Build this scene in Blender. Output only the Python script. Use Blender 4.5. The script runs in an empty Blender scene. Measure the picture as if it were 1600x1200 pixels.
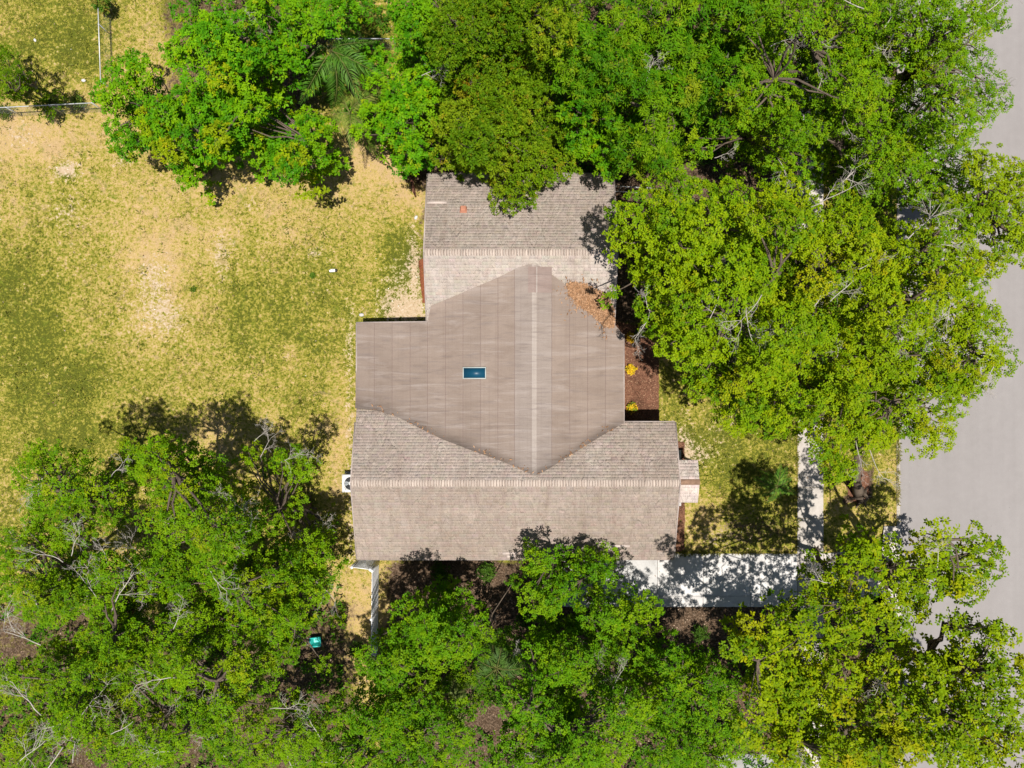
import bpy, math, random
import numpy as np

# ------------------------------------------------------------------ camera, sky, sun, exposure
CAM_H = 37.0                    # drone height above the lawn (m)
FOCAL = 1110.0                  # focal length in photograph pixels (24-25 mm equivalent)
scene = bpy.context.scene
C = scene.collection
cam_d = bpy.data.cameras.new('camera'); cam_d.sensor_width = 36.0
cam_d.lens = 36.0 * FOCAL / 1600.0
cam_d.clip_start = 0.1; cam_d.clip_end = 2000
cam = bpy.data.objects.new('camera', cam_d); C.objects.link(cam)
cam.location = (0, 0, CAM_H); cam.rotation_euler = (0, 0, 0)
scene.camera = cam

SUN_TO = np.array([-0.075, 0.165, -1.0]); SUN_TO /= np.linalg.norm(SUN_TO)   # direction light travels
world = bpy.data.worlds.new('World'); scene.world = world; world.use_nodes = True
wn = world.node_tree.nodes; wl = world.node_tree.links; wn.clear()
sky = wn.new('ShaderNodeTexSky'); sky.sky_type = 'NISHITA'; sky.sun_disc = False
sx, sy, sz = -SUN_TO
sky.sun_elevation = math.asin(sz); sky.sun_rotation = math.atan2(sx, sy)
bgn = wn.new('ShaderNodeBackground'); bgn.inputs['Strength'].default_value = 0.052
wo = wn.new('ShaderNodeOutputWorld')
wl.new(sky.outputs[0], bgn.inputs[0]); wl.new(bgn.outputs[0], wo.inputs[0])
sun_d = bpy.data.lights.new('sun', 'SUN'); sun_d.energy = 5.0; sun_d.angle = math.radians(0.53)
sun_d.color = (1.0, 0.955, 0.89)
sun = bpy.data.objects.new('sun', sun_d); C.objects.link(sun)
from mathutils import Vector
sun.rotation_euler = Vector(SUN_TO).to_track_quat('-Z', 'Y').to_euler()
sun.location = (5, -12, 60)
vs = scene.view_settings
scene.display_settings.display_device = 'sRGB'
vs.view_transform = 'Standard'; vs.look = 'None'; vs.gamma = 1.0; vs.use_curve_mapping = False
vs.exposure = 0.62
scene.cycles.diffuse_bounces = 3; scene.cycles.transmission_bounces = 3

# ------------------------------------------------------------------ helpers
rng = np.random.default_rng(11)
random.seed(5)

def G(px, py, z=0.0):
    """survey position (x, y) of a point of height z that was measured at px, py on the aerial photograph"""
    return ((px - 800.0) * (CAM_H - z) / FOCAL, (600.0 - py) * (CAM_H - z) / FOCAL)

def G3(px, py, z=0.0):
    a = G(px, py, z); return (a[0], a[1], z)

def link(o, parent=None):
    C.objects.link(o)
    if parent is not None: o.parent = parent
    return o

def tag(o, label=None, cat=None, group=None, kind=None):
    if label: o['label'] = label
    if cat: o['category'] = cat
    if group: o['group'] = group
    if kind: o['kind'] = kind
    return o

def empty(name, label, cat, loc=(0, 0, 0), group=None):
    o = bpy.data.objects.new(name, None); o.empty_display_size = .2
    C.objects.link(o); o.location = loc
    return tag(o, label, cat, group)

def np_mesh(name, V, faces, mat, col=None, smooth=False):
    """V (N,3); faces (M,3|4) or a list of such arrays"""
    if not isinstance(faces, list): faces = [faces]
    faces = [np.asarray(f, dtype=np.int32) for f in faces if len(f)]
    me = bpy.data.meshes.new(name)
    V = np.asarray(V, dtype=np.float32)
    me.vertices.add(len(V)); me.vertices.foreach_set('co', V.ravel())
    nl = sum(f.size for f in faces); nf = sum(len(f) for f in faces)
    me.loops.add(nl); me.polygons.add(nf)
    me.loops.foreach_set('vertex_index', np.concatenate([f.ravel() for f in faces]))
    starts = []; s = 0
    for f in faces:
        starts.append(s + np.arange(len(f), dtype=np.int32) * f.shape[1]); s += f.size
    me.polygons.foreach_set('loop_start', np.concatenate(starts))
    if smooth: me.polygons.foreach_set('use_smooth', np.ones(nf, dtype=bool))
    me.update(calc_edges=True)
    if col is not None:
        col = np.asarray(col, dtype=np.float32)
        dom = 'FACE' if len(col) == nf and len(col) != len(V) else 'POINT'
        if col.shape[1] == 3: col = np.concatenate([col, np.ones((len(col), 1), np.float32)], 1)
        at = me.attributes.new('tint', 'FLOAT_COLOR', dom); at.data.foreach_set('color', col.ravel())
    if mat: me.materials.append(mat)
    return me

def obj(name, me, parent=None, loc=None):
    o = bpy.data.objects.new(name, me); link(o, parent)
    if loc is not None: o.location = loc
    return o

class MB:
    """collects boxes, tubes and prisms into one mesh"""
    def __init__(s): s.v = []; s.f4 = []; s.f3 = []; s.n = 0; s.c4 = []; s.c3 = []
    def add(s, V, f4=None, f3=None):
        V = np.asarray(V, float)
        if f4 is not None and len(f4): s.f4.append(np.asarray(f4, int) + s.n)
        if f3 is not None and len(f3): s.f3.append(np.asarray(f3, int) + s.n)
        s.v.append(V); s.n += len(V); return s
    def box(s, x0, x1, y0, y1, z0, z1):
        V = [(x, y, z) for z in (z0, z1) for y in (y0, y1) for x in (x0, x1)]
        return s.add(V, [(0, 2, 3, 1), (4, 5, 7, 6), (0, 1, 5, 4), (2, 6, 7, 3), (0, 4, 6, 2), (1, 3, 7, 5)])
    def bar(s, a, b, w, h):
        """rectangular bar from a to b, w wide, h high"""
        a = np.array(a, float); b = np.array(b, float); d = b - a; d /= np.linalg.norm(d)
        up = np.array([0, 0, 1.]) if abs(d[2]) < .95 else np.array([0, 1., 0])
        sd = np.cross(d, up); sd /= np.linalg.norm(sd); u = np.cross(sd, d)
        V = [p + sd * i * w / 2 + u * j * h / 2 for p in (a, b) for i, j in ((-1, -1), (1, -1), (1, 1), (-1, 1))]
        return s.add(V, [(0, 1, 2, 3), (7, 6, 5, 4), (0, 4, 5, 1), (1, 5, 6, 2), (2, 6, 7, 3), (3, 7, 4, 0)])
    def tube(s, pts, rad, sides=6, cap=True):
        pts = np.asarray(pts, float); n = len(pts)
        rad = np.full(n, rad) if np.isscalar(rad) else np.asarray(rad, float)
        t = np.gradient(pts, axis=0); t /= np.linalg.norm(t, axis=1)[:, None] + 1e-9
        ref = np.array([0.31, 0.17, .93]); a = np.cross(t, ref); a /= np.linalg.norm(a, axis=1)[:, None] + 1e-9
        b = np.cross(t, a)
        th = np.linspace(0, 2 * np.pi, sides, endpoint=False)
        V = pts[:, None] + rad[:, None, None] * (np.cos(th)[None, :, None] * a[:, None] + np.sin(th)[None, :, None] * b[:, None])
        i = np.arange(n - 1)[:, None] * sides; j = np.arange(sides)[None]; j2 = (j + 1) % sides
        f = np.stack([i + j, i + j2, i + sides + j2, i + sides + j], -1).reshape(-1, 4)
        V = V.reshape(-1, 3); f3 = None
        if cap:
            V = np.concatenate([V, pts[:1], pts[-1:]]); k = n * sides
            jj = np.arange(sides); f3 = np.concatenate([np.stack([np.full(sides, k), (jj + 1) % sides, jj], 1),
                 np.stack([np.full(sides, k + 1), (n - 1) * sides + jj, (n - 1) * sides + (jj + 1) % sides], 1)])
        return s.add(V, f, f3)
    def lathe(s, prof, c=(0, 0, 0), sides=24):
        """prof: list of (r, z)"""
        prof = np.asarray(prof, float); th = np.linspace(0, 2 * np.pi, sides, endpoint=False)
        V = np.stack([prof[:, 0][:, None] * np.cos(th) + c[0], prof[:, 0][:, None] * np.sin(th) + c[1],
                      np.repeat(prof[:, 1][:, None] + c[2], sides, 1)], -1).reshape(-1, 3)
        n = len(prof); i = np.arange(n - 1)[:, None] * sides; j = np.arange(sides)[None]; j2 = (j + 1) % sides
        return s.add(V, np.stack([i + j, i + j2, i + sides + j2, i + sides + j], -1).reshape(-1, 4))
    def prism(s, poly, z0, z1):
        n = len(poly); V = [(p[0], p[1], z0) for p in poly] + [(p[0], p[1], z1) for p in poly]
        s.poly = getattr(s, 'poly', [])
        k = s.n
        s.add(V, [(i, (i + 1) % n, n + (i + 1) % n, n + i) for i in range(n)])
        c = np.mean(np.asarray(poly, float), 0)
        s.add([(c[0], c[1], z1)] + [(p[0], p[1], z1) for p in poly], None, [(0, 1 + i, 1 + (i + 1) % n) for i in range(n)])
        return s
    def build(s, name, mat, parent=None, smooth=False, loc=None):
        V = np.concatenate(s.v); fs = []
        if s.f4: fs.append(np.concatenate(s.f4))
        if s.f3: fs.append(np.concatenate(s.f3))
        return obj(name, np_mesh(name, V, fs, mat, smooth=smooth), parent, loc)

def bevel(o, w=.01, n=2):
    m = o.modifiers.new('bevel', 'BEVEL'); m.width = w; m.segments = n; m.limit_method = 'ANGLE'; return o

# smooth value noise on numpy arrays
_tab = rng.random((256, 256))
def vnoise(x, y, s=1.0, ox=0.0, oy=0.0):
    x = np.asarray(x, float) / s + ox + 57.3; y = np.asarray(y, float) / s + oy + 91.7
    xi = np.floor(x).astype(int); yi = np.floor(y).astype(int); fx = x - xi; fy = y - yi
    fx = fx * fx * (3 - 2 * fx); fy = fy * fy * (3 - 2 * fy)
    a = _tab[xi % 256, yi % 256]; b = _tab[(xi + 1) % 256, yi % 256]
    c = _tab[xi % 256, (yi + 1) % 256]; d = _tab[(xi + 1) % 256, (yi + 1) % 256]
    return (a * (1 - fx) + b * fx) * (1 - fy) + (c * (1 - fx) + d * fx) * fy
def fbm(x, y, s=1.0, o=4, ox=0.0):
    t = 0; w = .5; n = 0
    for i in range(o):
        t = t + w * vnoise(x, y, s, ox + 13.1 * i, 7.7 * i - ox); n += w; s *= .5; w *= .55
    return t / n

# ------------------------------------------------------------------ materials
class NT:
    def __init__(s, name):
        s.m = bpy.data.materials.new(name); s.m.use_nodes = True
        s.t = s.m.node_tree; s.n = s.t.nodes; s.n.clear()
        s.out = s.n.new('ShaderNodeOutputMaterial')
    def N(s, typ, **kw):
        nd = s.n.new(typ)
        for k, v in kw.items():
            if hasattr(nd, k) and not k[0].isupper(): setattr(nd, k, v)
            else: s.set(nd, k, v)
        return nd
    def set(s, nd, k, v):
        i = nd.inputs[k] if not isinstance(k, int) else nd.inputs[k]
        if isinstance(v, bpy.types.NodeSocket): s.t.links.new(v, i)
        else:
            if isinstance(v, (tuple, list)) and len(v) == 3 and i.type == 'RGBA': v = (*v, 1)
            i.default_value = v
    def pos(s, scale=(1, 1, 1), obj_space=False):
        if obj_space:
            src = s.N('ShaderNodeTexCoord').outputs['Object']
        else:
            src = s.N('ShaderNodeNewGeometry').outputs['Position']
        mp = s.N('ShaderNodeMapping'); s.t.links.new(src, mp.inputs[0]); mp.inputs['Scale'].default_value = scale
        return mp.outputs[0]
    def noise(s, vec, scale, detail=4, rough=.55, dist=0.0, out=0):
        nd = s.N('ShaderNodeTexNoise'); s.t.links.new(vec, nd.inputs['Vector'])
        nd.inputs['Scale'].default_value = scale; nd.inputs['Detail'].default_value = detail
        nd.inputs['Roughness'].default_value = rough; nd.inputs['Distortion'].default_value = dist
        return nd.outputs[out]
    def vor(s, vec, scale, feature='F1', out='Distance'):
        nd = s.N('ShaderNodeTexVoronoi'); nd.feature = feature; s.t.links.new(vec, nd.inputs['Vector'])
        nd.inputs['Scale'].default_value = scale; return nd.outputs[out]
    def ramp(s, fac, stops, interp='LINEAR'):
        nd = s.N('ShaderNodeValToRGB'); cr = nd.color_ramp; cr.interpolation = interp
        while len(cr.elements) < len(stops): cr.elements.new(0.5)
        for e, (p, c) in zip(cr.elements, stops):
            e.position = p; e.color = (c, c, c, 1) if not isinstance(c, (tuple, list)) else (*c, 1)
        s.t.links.new(fac, nd.inputs[0]); return nd.outputs[0]
    def mix(s, fac, a, b, blend='MIX'):
        nd = s.N('ShaderNodeMix'); nd.data_type = 'RGBA'; nd.blend_type = blend
        s.set(nd, 0, fac); s.set(nd, 6, a if isinstance(a, bpy.types.NodeSocket) else (*a, 1)); s.set(nd, 7, b if isinstance(b, bpy.types.NodeSocket) else (*b, 1))
        return nd.outputs[2]
    def math(s, op, a, b=0.0, clamp=False):
        nd = s.N('ShaderNodeMath'); nd.operation = op; nd.use_clamp = clamp
        s.set(nd, 0, a); s.set(nd, 1, b); return nd.outputs[0]
    def attr(s, name, out='Color'):
        nd = s.N('ShaderNodeAttribute'); nd.attribute_name = name; return nd.outputs[out]
    def sep(s, c):
        nd = s.N('ShaderNodeSeparateColor'); s.t.links.new(c, nd.inputs[0]); return nd.outputs
    def bump(s, h, strength=.5, dist=.02, normal=None):
        nd = s.N('ShaderNodeBump'); nd.inputs['Strength'].default_value = strength; nd.inputs['Distance'].default_value = dist
        s.t.links.new(h, nd.inputs['Height'])
        if normal: s.t.links.new(normal, nd.inputs['Normal'])
        return nd.outputs[0]
    def bsdf(s, color, rough=.8, spec=.3, normal=None, metal=0.0):
        b = s.N('ShaderNodeBsdfPrincipled'); s.set(b, 'Base Color', color if isinstance(color, bpy.types.NodeSocket) else (*color, 1))
        s.set(b, 'Roughness', rough); s.set(b, 'Specular IOR Level', spec); s.set(b, 'Metallic', metal)
        if normal: s.t.links.new(normal, b.inputs['Normal'])
        s.bs = b
        return b.outputs[0]
    def end(s, sh): s.t.links.new(sh, s.out.inputs[0]); return s.m

def plain(name, col, rough=.7, spec=.3, var=.12, scale=6.0, metal=0.0):
    t = NT(name); p = t.pos()
    n = t.noise(p, scale, 5, .6); n2 = t.noise(p, scale * 9, 3, .6)
    k = t.math('ADD', t.math('MULTIPLY', n, .7), t.math('MULTIPLY', n2, .3))
    lo = tuple(c * (1 - 2 * var) for c in col); hi = tuple(min(1, c * (1 + 2 * var)) for c in col)
    c = t.ramp(k, [(.3, lo), (.7, hi)])
    return t.end(t.bsdf(c, rough, spec, t.bump(n2, .25, .01), metal))

def leaf_mat(name, trans=.32, gloss=.05, rough=.5):
    t = NT(name); a = t.attr('tint')
    d = t.bsdf(a, rough, gloss)
    tr = t.N('ShaderNodeBsdfTranslucent')
    t.set(tr, 0, t.mix(1.0, a, (1.25, 1.1, .55), 'MULTIPLY'))
    mx = t.N('ShaderNodeMixShader'); mx.inputs[0].default_value = trans
    t.t.links.new(d, mx.inputs[1]); t.t.links.new(tr.outputs[0], mx.inputs[2])
    return t.end(mx.outputs[0])

M = {}
M['leaf'] = leaf_mat('leaf')
M['frond'] = leaf_mat('frond', .25, .10, .5)
M['grass'] = leaf_mat('grass_blade', .25, .2, .6)
def tint_mat(name, rough=.9, spec=.15):
    t = NT(name); return t.end(t.bsdf(t.attr('tint'), rough, spec))
M['litter'] = tint_mat('litter')

def bark(name, lo, hi):
    t = NT(name); p = t.pos((1, 1, .35)); n = t.noise(p, 14, 5, .65); n2 = t.noise(p, 2.0, 3, .5)
    c = t.mix(.35, t.ramp(n, [(.3, lo), (.7, hi)]), t.ramp(n2, [(.35, lo), (.65, hi)]))
    return t.end(t.bsdf(c, .9, .15, t.bump(n, .6, .02)))
M['bark'] = bark('bark', (.045, .033, .024), (.15, .115, .085))
M['dead'] = bark('dead_wood', (.22, .195, .165), (.46, .42, .375))

# lawn
def ground_mat():
    t = NT('lawn_soil'); p = t.pos()
    m = t.sep(t.attr('tint'))
    n1 = t.noise(p, .55, 6, .62); n2 = t.noise(p, 3.2, 6, .7); n3 = t.noise(p, 7.5, 5, .8, .4); n4 = t.noise(p, 30, 3, .8)
    # dryness with broken, tufty edges
    d = t.math('ADD', m[0], t.math('MULTIPLY', t.math('SUBTRACT', n2, .5), 2.2))
    d = t.math('ADD', d, t.math('MULTIPLY', t.math('SUBTRACT', n3, .5), 3.6))
    d = t.math('ADD', d, t.math('MULTIPLY', t.math('SUBTRACT', n1, .5), 1.1), True)
    grass = t.ramp(d, [(.0, (.085, .095, .012)), (.18, (.178, .182, .018)), (.40, (.28, .248, .038)), (.62, (.385, .288, .092)), (1, (.47, .325, .150))])
    grass = t.mix(t.ramp(n4, [(.38, .55), (.55, 0.0)]), grass, t.mix(1.0, grass, (.42, .46, .35), 'MULTIPLY'))
    # bare pinkish soil spots and greener weed patches of their own
    sp1 = t.math('ADD', t.noise(p, 1.15, 5, .68, .5), t.math('MULTIPLY', t.math('SUBTRACT', m[0], .5), .28))
    grass = t.mix(t.ramp(sp1, [(.57, 0.), (.68, .6)]), grass, t.ramp(n4, [(.3, (.27, .18, .095)), (.6, (.44, .305, .165))]))
    sp2 = t.noise(p, 1.9, 6, .74, .3)
    grass = t.mix(t.ramp(sp2, [(.56, 0.), (.66, .65)]), grass, t.ramp(n4, [(.3, (.06, .085, .010)), (.6, (.15, .19, .018))]))
    s = t.math('ADD', m[1], t.math('MULTIPLY', t.math('SUBTRACT', n2, .5), 1.7))
    s = t.math('ADD', s, t.math('MULTIPLY', t.math('SUBTRACT', n3, .5), 1.9), True)
    s = t.ramp(s, [(.40, 0.0), (.62, 1.0)])
    sand = t.ramp(n3, [(.3, (.33, .235, .15)), (.5, (.42, .315, .20)), (.75, (.53, .46, .37))])
    c = t.mix(s, grass, sand)
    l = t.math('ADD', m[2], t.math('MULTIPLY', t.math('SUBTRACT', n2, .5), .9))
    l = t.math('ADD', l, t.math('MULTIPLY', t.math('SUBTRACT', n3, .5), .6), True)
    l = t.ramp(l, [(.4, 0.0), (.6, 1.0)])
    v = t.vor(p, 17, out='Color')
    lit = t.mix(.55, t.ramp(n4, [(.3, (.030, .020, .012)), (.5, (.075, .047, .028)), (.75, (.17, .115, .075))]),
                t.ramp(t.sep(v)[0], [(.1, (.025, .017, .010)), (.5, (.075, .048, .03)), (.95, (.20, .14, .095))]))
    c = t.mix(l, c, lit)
    h = t.math('ADD', t.math('MULTIPLY', n3, .6), n4)
    return t.end(t.bsdf(c, .95, .08, t.bump(h, .9, .05)))
M['ground'] = ground_mat()

def road_mat():
    t = NT('asphalt'); p = t.pos(); n1 = t.noise(p, .22, 4, .5); n2 = t.noise(p, 2.2, 5, .6); n3 = t.noise(p, 60, 2, .6)
    st = t.noise(t.pos((1.6, .06, 1)), 1.0, 4, .5)
    k = t.math('ADD', t.math('MULTIPLY', n1, .3), t.math('MULTIPLY', st, .4)); k = t.math('ADD', k, t.math('MULTIPLY', n2, .3))
    c = t.ramp(k, [(.34, (.192, .177, .170)), (.66, (.240, .223, .215))])
    c = t.mix(t.ramp(n3, [(.3, .55), (.6, 0.)]), c, (.18, .165, .16))
    sp = t.vor(p, 2.1); c = t.mix(t.ramp(sp, [(.0, .75), (.035, 0.)]), c, (.5, .47, .44))
    sp2 = t.vor(t.pos((1, 1, 1)), .9); c = t.mix(t.ramp(sp2, [(.0, .7), (.03, 0.)]), c, (.09, .085, .08))
    return t.end(t.bsdf(c, .9, .2, t.bump(n3, .4, .01)))
M['road'] = road_mat()

def concrete(name, lo, hi, stain=(.2, .18, .16), amt=.5):
    t = NT(name); p = t.pos(); n1 = t.noise(p, .8, 5, .6); n2 = t.noise(p, 5, 5, .65); n3 = t.noise(p, 70, 2, .6)
    oi = t.N('ShaderNodeObjectInfo').outputs['Random']
    k = t.math('ADD', t.math('MULTIPLY', n1, .55), t.math('MULTIPLY', n2, .35)); k = t.math('ADD', k, t.math('MULTIPLY', oi, .12))
    c = t.ramp(k, [(.33, lo), (.66, hi)])
    c = t.mix(t.math('MULTIPLY', t.ramp(t.noise(p, 1.7, 6, .72), [(.52, 0.), (.74, 1.)]), amt), c, stain)
    c = t.mix(t.ramp(n3, [(.28, .5), (.5, 0.)]), c, tuple(x * .6 for x in lo))
    return t.end(t.bsdf(c, .85, .25, t.bump(n3, .3, .01)))
M['driveway'] = concrete('driveway_concrete', (.42, .40, .38), (.55, .53, .51))
M['driveway_old'] = concrete('old_concrete', (.35, .34, .33), (.46, .45, .43))
M['sidewalk'] = concrete('sidewalk_concrete', (.33, .295, .26), (.46, .42, .38))

M['kerb'] = concrete('kerb_concrete', (.24, .20, .165), (.42, .38, .34), (.17, .15, .08), .9)

def mulch_mat(name, a, b, c3):
    t = NT(name); p = t.pos(); v = t.vor(p, 22, out='Color'); n = t.noise(p, 1.3, 5, .65); n2 = t.noise(p, 38, 3, .7)
    c = t.ramp(t.sep(v)[0], [(.0, a), (.6, b), (1, c3)])
    c = t.mix(t.ramp(n, [(.45, 0.), (.68, .75)]), c, tuple(x * .45 for x in a))
    return t.end(t.bsdf(c, .95, .1, t.bump(n2, 1.0, .04)))
M['mulch'] = mulch_mat('mulch', (.105, .050, .030), (.15, .070, .042), (.21, .105, .065))
M['mulch_red'] = mulch_mat('mulch_red', (.155, .052, .022), (.20, .07, .03), (.26, .11, .06))

# roof
def shingle_mat():
    t = NT('shingles'); p = t.pos(); a = t.attr('tint')
    n1 = t.noise(p, .45, 5, .6); n3 = t.noise(p, 55, 2, .7)
    rip = t.noise(t.pos((4.6, 1.3, 1.3)), 1.0, 3, .6, 1.2)
    st = t.noise(t.pos((4.0, .35, .35)), 1.0, 5, .6)
    c = t.mix(1.0, a, t.ramp(n1, [(.3, (.88, .86, .84)), (.7, (1.1, 1.1, 1.1))]), 'MULTIPLY')
    c = t.mix(t.ramp(st, [(.45, 0.), (.75, .55)]), c, t.mix(1.0, c, (.78, .72, .69), 'MULTIPLY'))
    c = t.mix(t.ramp(n3, [(.3, .55), (.55, 0.)]), c, t.mix(1.0, c, (.55, .53, .52), 'MULTIPLY'))
    b1 = t.bump(rip, .7, .14); b2 = t.bump(n3, .5, .012, b1)
    return t.end(t.bsdf(c, .93, .12, b2))
M['shingle'] = shingle_mat()

def roll_mat():
    t = NT('roll_roofing'); oc = t.mix(1.0, t.N('ShaderNodeObjectInfo').outputs['Color'], t.attr('tint'), 'MULTIPLY')
    w = t.noise(t.pos((.35, 3.2, 1)), 1.0, 4, .6, .9)            # wrinkles across the rolls
    w2 = t.noise(t.pos((.9, 9.0, 1)), 1.0, 3, .55, .6)
    n1 = t.noise(t.pos(), .5, 5, .6); n3 = t.noise(t.pos(), 60, 2, .7)
    ln = t.noise(t.pos((16, .12, 1)), 1.0, 3, .6)
    sm = t.noise(t.pos((.45, 1.5, 1)), 1.0, 5, .62, 1.4)
    c = t.mix(1.0, oc, t.ramp(n1, [(.3, (.9, .885, .875)), (.7, (1.09, 1.09, 1.09))]), 'MULTIPLY')
    c = t.mix(t.ramp(w, [(.52, 0.), (.72, .38)]), c, (.33, .29, .27))
    c = t.mix(t.ramp(w2, [(.3, .5), (.47, 0.)]), c, (.15, .122, .112))
    c = t.mix(t.ramp(sm, [(.30, .42), (.50, 0.)]), c, t.mix(1.0, c, (.66, .62, .60), 'MULTIPLY'))
    c = t.mix(t.ramp(ln, [(.5, 0.), (.75, .35)]), c, t.mix(1.0, c, (.78, .74, .72), 'MULTIPLY'))
    c = t.mix(t.ramp(n3, [(.3, .5), (.55, 0.)]), c, t.mix(1.0, c, (.62, .6, .59), 'MULTIPLY'))
    b1 = t.bump(w, .5, .12); b2 = t.bump(n3, .4, .01, b1)
    return t.end(t.bsdf(c, .9, .16, b2))
M['roll'] = roll_mat()
M['seam'] = plain('seam_tar', (.13, .09, .08), .8, .2)
M['underlay'] = plain('ridge_felt', (.20, .155, .13), .9, .1)
M['wall'] = plain('stucco', (.42, .36, .29), .9, .15)
M['fascia'] = plain('fascia_paint', (.40, .36, .32), .6, .3)
M['drip'] = plain('drip_edge_metal', (.30, .25, .225), .5, .4)
M['wood_brown'] = plain('bare_wood', (.20, .125, .085), .85, .15, .2)
M['white'] = plain('white_vinyl', (.74, .74, .75), .45, .4, .05)
M['clay'] = plain('terracotta_paint', (.33, .145, .09), .8, .2, .1)
M['ac_metal'] = plain('ac_painted_steel', (.55, .55, .52), .45, .5, .05)
M['ac_dark'] = plain('ac_dark_fin', (.03, .032, .035), .6, .4, .2)
M['ac_blade'] = plain('ac_blade', (.30, .32, .33), .35, .6, .1)
M['galv'] = plain('galvanised_steel', (.46, .47, .47), .45, .5, .08, 6, .35)
M['rust'] = plain('rusty_brown', (.135, .062, .04), .9, .15, .22)
M['teal'] = plain('turquoise_plastic', (.03, .42, .37), .4, .45, .06)
M['black'] = plain('black_plastic', (.02, .02, .022), .5, .4)
M['patch'] = plain('new_shingle_patch', (.42, .35, .31), .9, .1, .1, 20)
M['skyframe'] = plain('skylight_frame', (.30, .33, .31), .5, .4, .05)
t = NT('skylight_glass'); M['glass'] = t.end(t.bsdf((.004, .045, .082), .4, .25))

# ------------------------------------------------------------------ setting: ground, road, pavements
def blobs(px, py, L):
    r = np.zeros(np.shape(px))
    for x, y, a, b, w in L:
        r = r + w * np.exp(-(((px - x) / a) ** 2 + ((py - y) / b) ** 2))
    return r
DRY = [(420, 330, 270, 140, .08), (595, 50, 40, 40, -.4), (640, 470, 30, 40, .3), (35, 215, 60, 30, .35), (450, 552, 18, 16, .5), (300, 330, 60, 20, -.25), (370, 480, 30, 60, -.22), (300, 450, 20, 18, -.3), (430, 520, 60, 40, -.2), (700, 600, 1, 1, 0), (250, 420, 90, 120, .42), (480, 320, 190, 110, .26), (120, 215, 150, 60, .38), (430, 250, 120, 60, .34), (600, 250, 70, 60, .48),
       (330, 480, 80, 60, .15), (560, 950, 60, 90, .45), (60, 760, 60, 40, .22), (350, 690, 60, 60, .25), (530, 700, 20, 120, .3), (230, 70, 60, 70, .25),
       (30, 620, 130, 220, -.34), (90, 530, 130, 90, -.24), (630, 395, 35, 55, -.5), (100, 60, 140, 80, -.22), (520, 800, 40, 60, -.15),
       (1100, 760, 60, 70, -.12), (1160, 690, 70, 60, -.06), (1370, 760, 40, 70, -.1), (560, 640, 60, 120, -.1), (440, 450, 80, 60, -.1)]
SAND = [(590, 60, 30, 25, -.4), (242, 430, 34, 46, .42), (255, 500, 46, 34, .45), (345, 410, 16, 46, .40), (615, 455, 42, 40, .40), (640, 486, 36, 20, .55), (652, 430, 14, 40, .4), (547, 560, 9, 80, .42),
        (548, 690, 9, 70, .34), (549, 840, 10, 60, .45), (102, 266, 26, 15, .62), (100, 330, 40, 30, .26), (191, 250, 14, 10, .5), (645, 380, 12, 50, .28),
        (1068, 690, 16, 34, .42), (1090, 710, 30, 16, .36), (1125, 690, 40, 60, .20), (1150, 835, 70, 24, .34), (395, 320, 18, 10, .3), (35, 215, 40, 20, .32),
        (490, 395, 12, 8, .5), (450, 552, 14, 12, .3), (1350, 700, 30, 26, .3)]
def masks(x, y):
    px = 800 + np.asarray(x) * FOCAL / CAM_H; py = 600 - np.asarray(y) * FOCAL / CAM_H
    big = fbm(x, y, 6.0, 4, 3.3) - .5
    dry = .39 + blobs(px, py, DRY) + big * .9
    sand = .06 + blobs(px, py, SAND) + (fbm(x, y, 2.2, 4, 9.1) - .5) * .35
    wob = (fbm(x, y, 2.5, 4, 21.) - .5) * 60
    def box(x0, x1, y0, y1, s=14):
        return 1 / (1 + np.exp(-np.minimum(np.minimum(px + wob - x0, x1 - px - wob), np.minimum(py + wob - y0, y1 - py - wob)) / s))
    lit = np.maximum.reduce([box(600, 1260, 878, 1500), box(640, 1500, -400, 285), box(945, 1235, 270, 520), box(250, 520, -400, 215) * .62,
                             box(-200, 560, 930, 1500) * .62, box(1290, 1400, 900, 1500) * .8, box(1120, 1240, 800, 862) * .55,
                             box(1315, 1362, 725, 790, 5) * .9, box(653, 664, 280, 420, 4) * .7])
    return np.clip(dry, 0, 1), np.clip(sand, 0, 1), np.clip(lit, 0, 1)

gx = np.concatenate([[-400, -120, -50], np.arange(-31, 33.01, .2), [60, 130, 400]])
gy = np.concatenate([[-400, -120, -45], np.arange(-25, 25.01, .2), [45, 120, 400]])
X, Y = np.meshgrid(gx, gy); nx, ny = len(gx), len(gy)
V = np.stack([X.ravel(), Y.ravel(), np.zeros(X.size)], 1)
i = np.arange(ny - 1)[:, None] * nx + np.arange(nx - 1)[None]
Fq = np.stack([i, i + 1, i + nx + 1, i + nx], -1).reshape(-1, 4)
md, ms, ml = masks(V[:, 0], V[:, 1])
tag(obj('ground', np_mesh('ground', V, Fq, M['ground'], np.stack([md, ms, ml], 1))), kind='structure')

ROAD_X = 20.07
mb = MB(); mb.add([(ROAD_X, -300, .004), (29.5, -300, .004), (29.5, 300, .004), (ROAD_X, 300, .004)], [(0, 1, 2, 3)])
tag(mb.build('road', M['road']), kind='structure')
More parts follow.
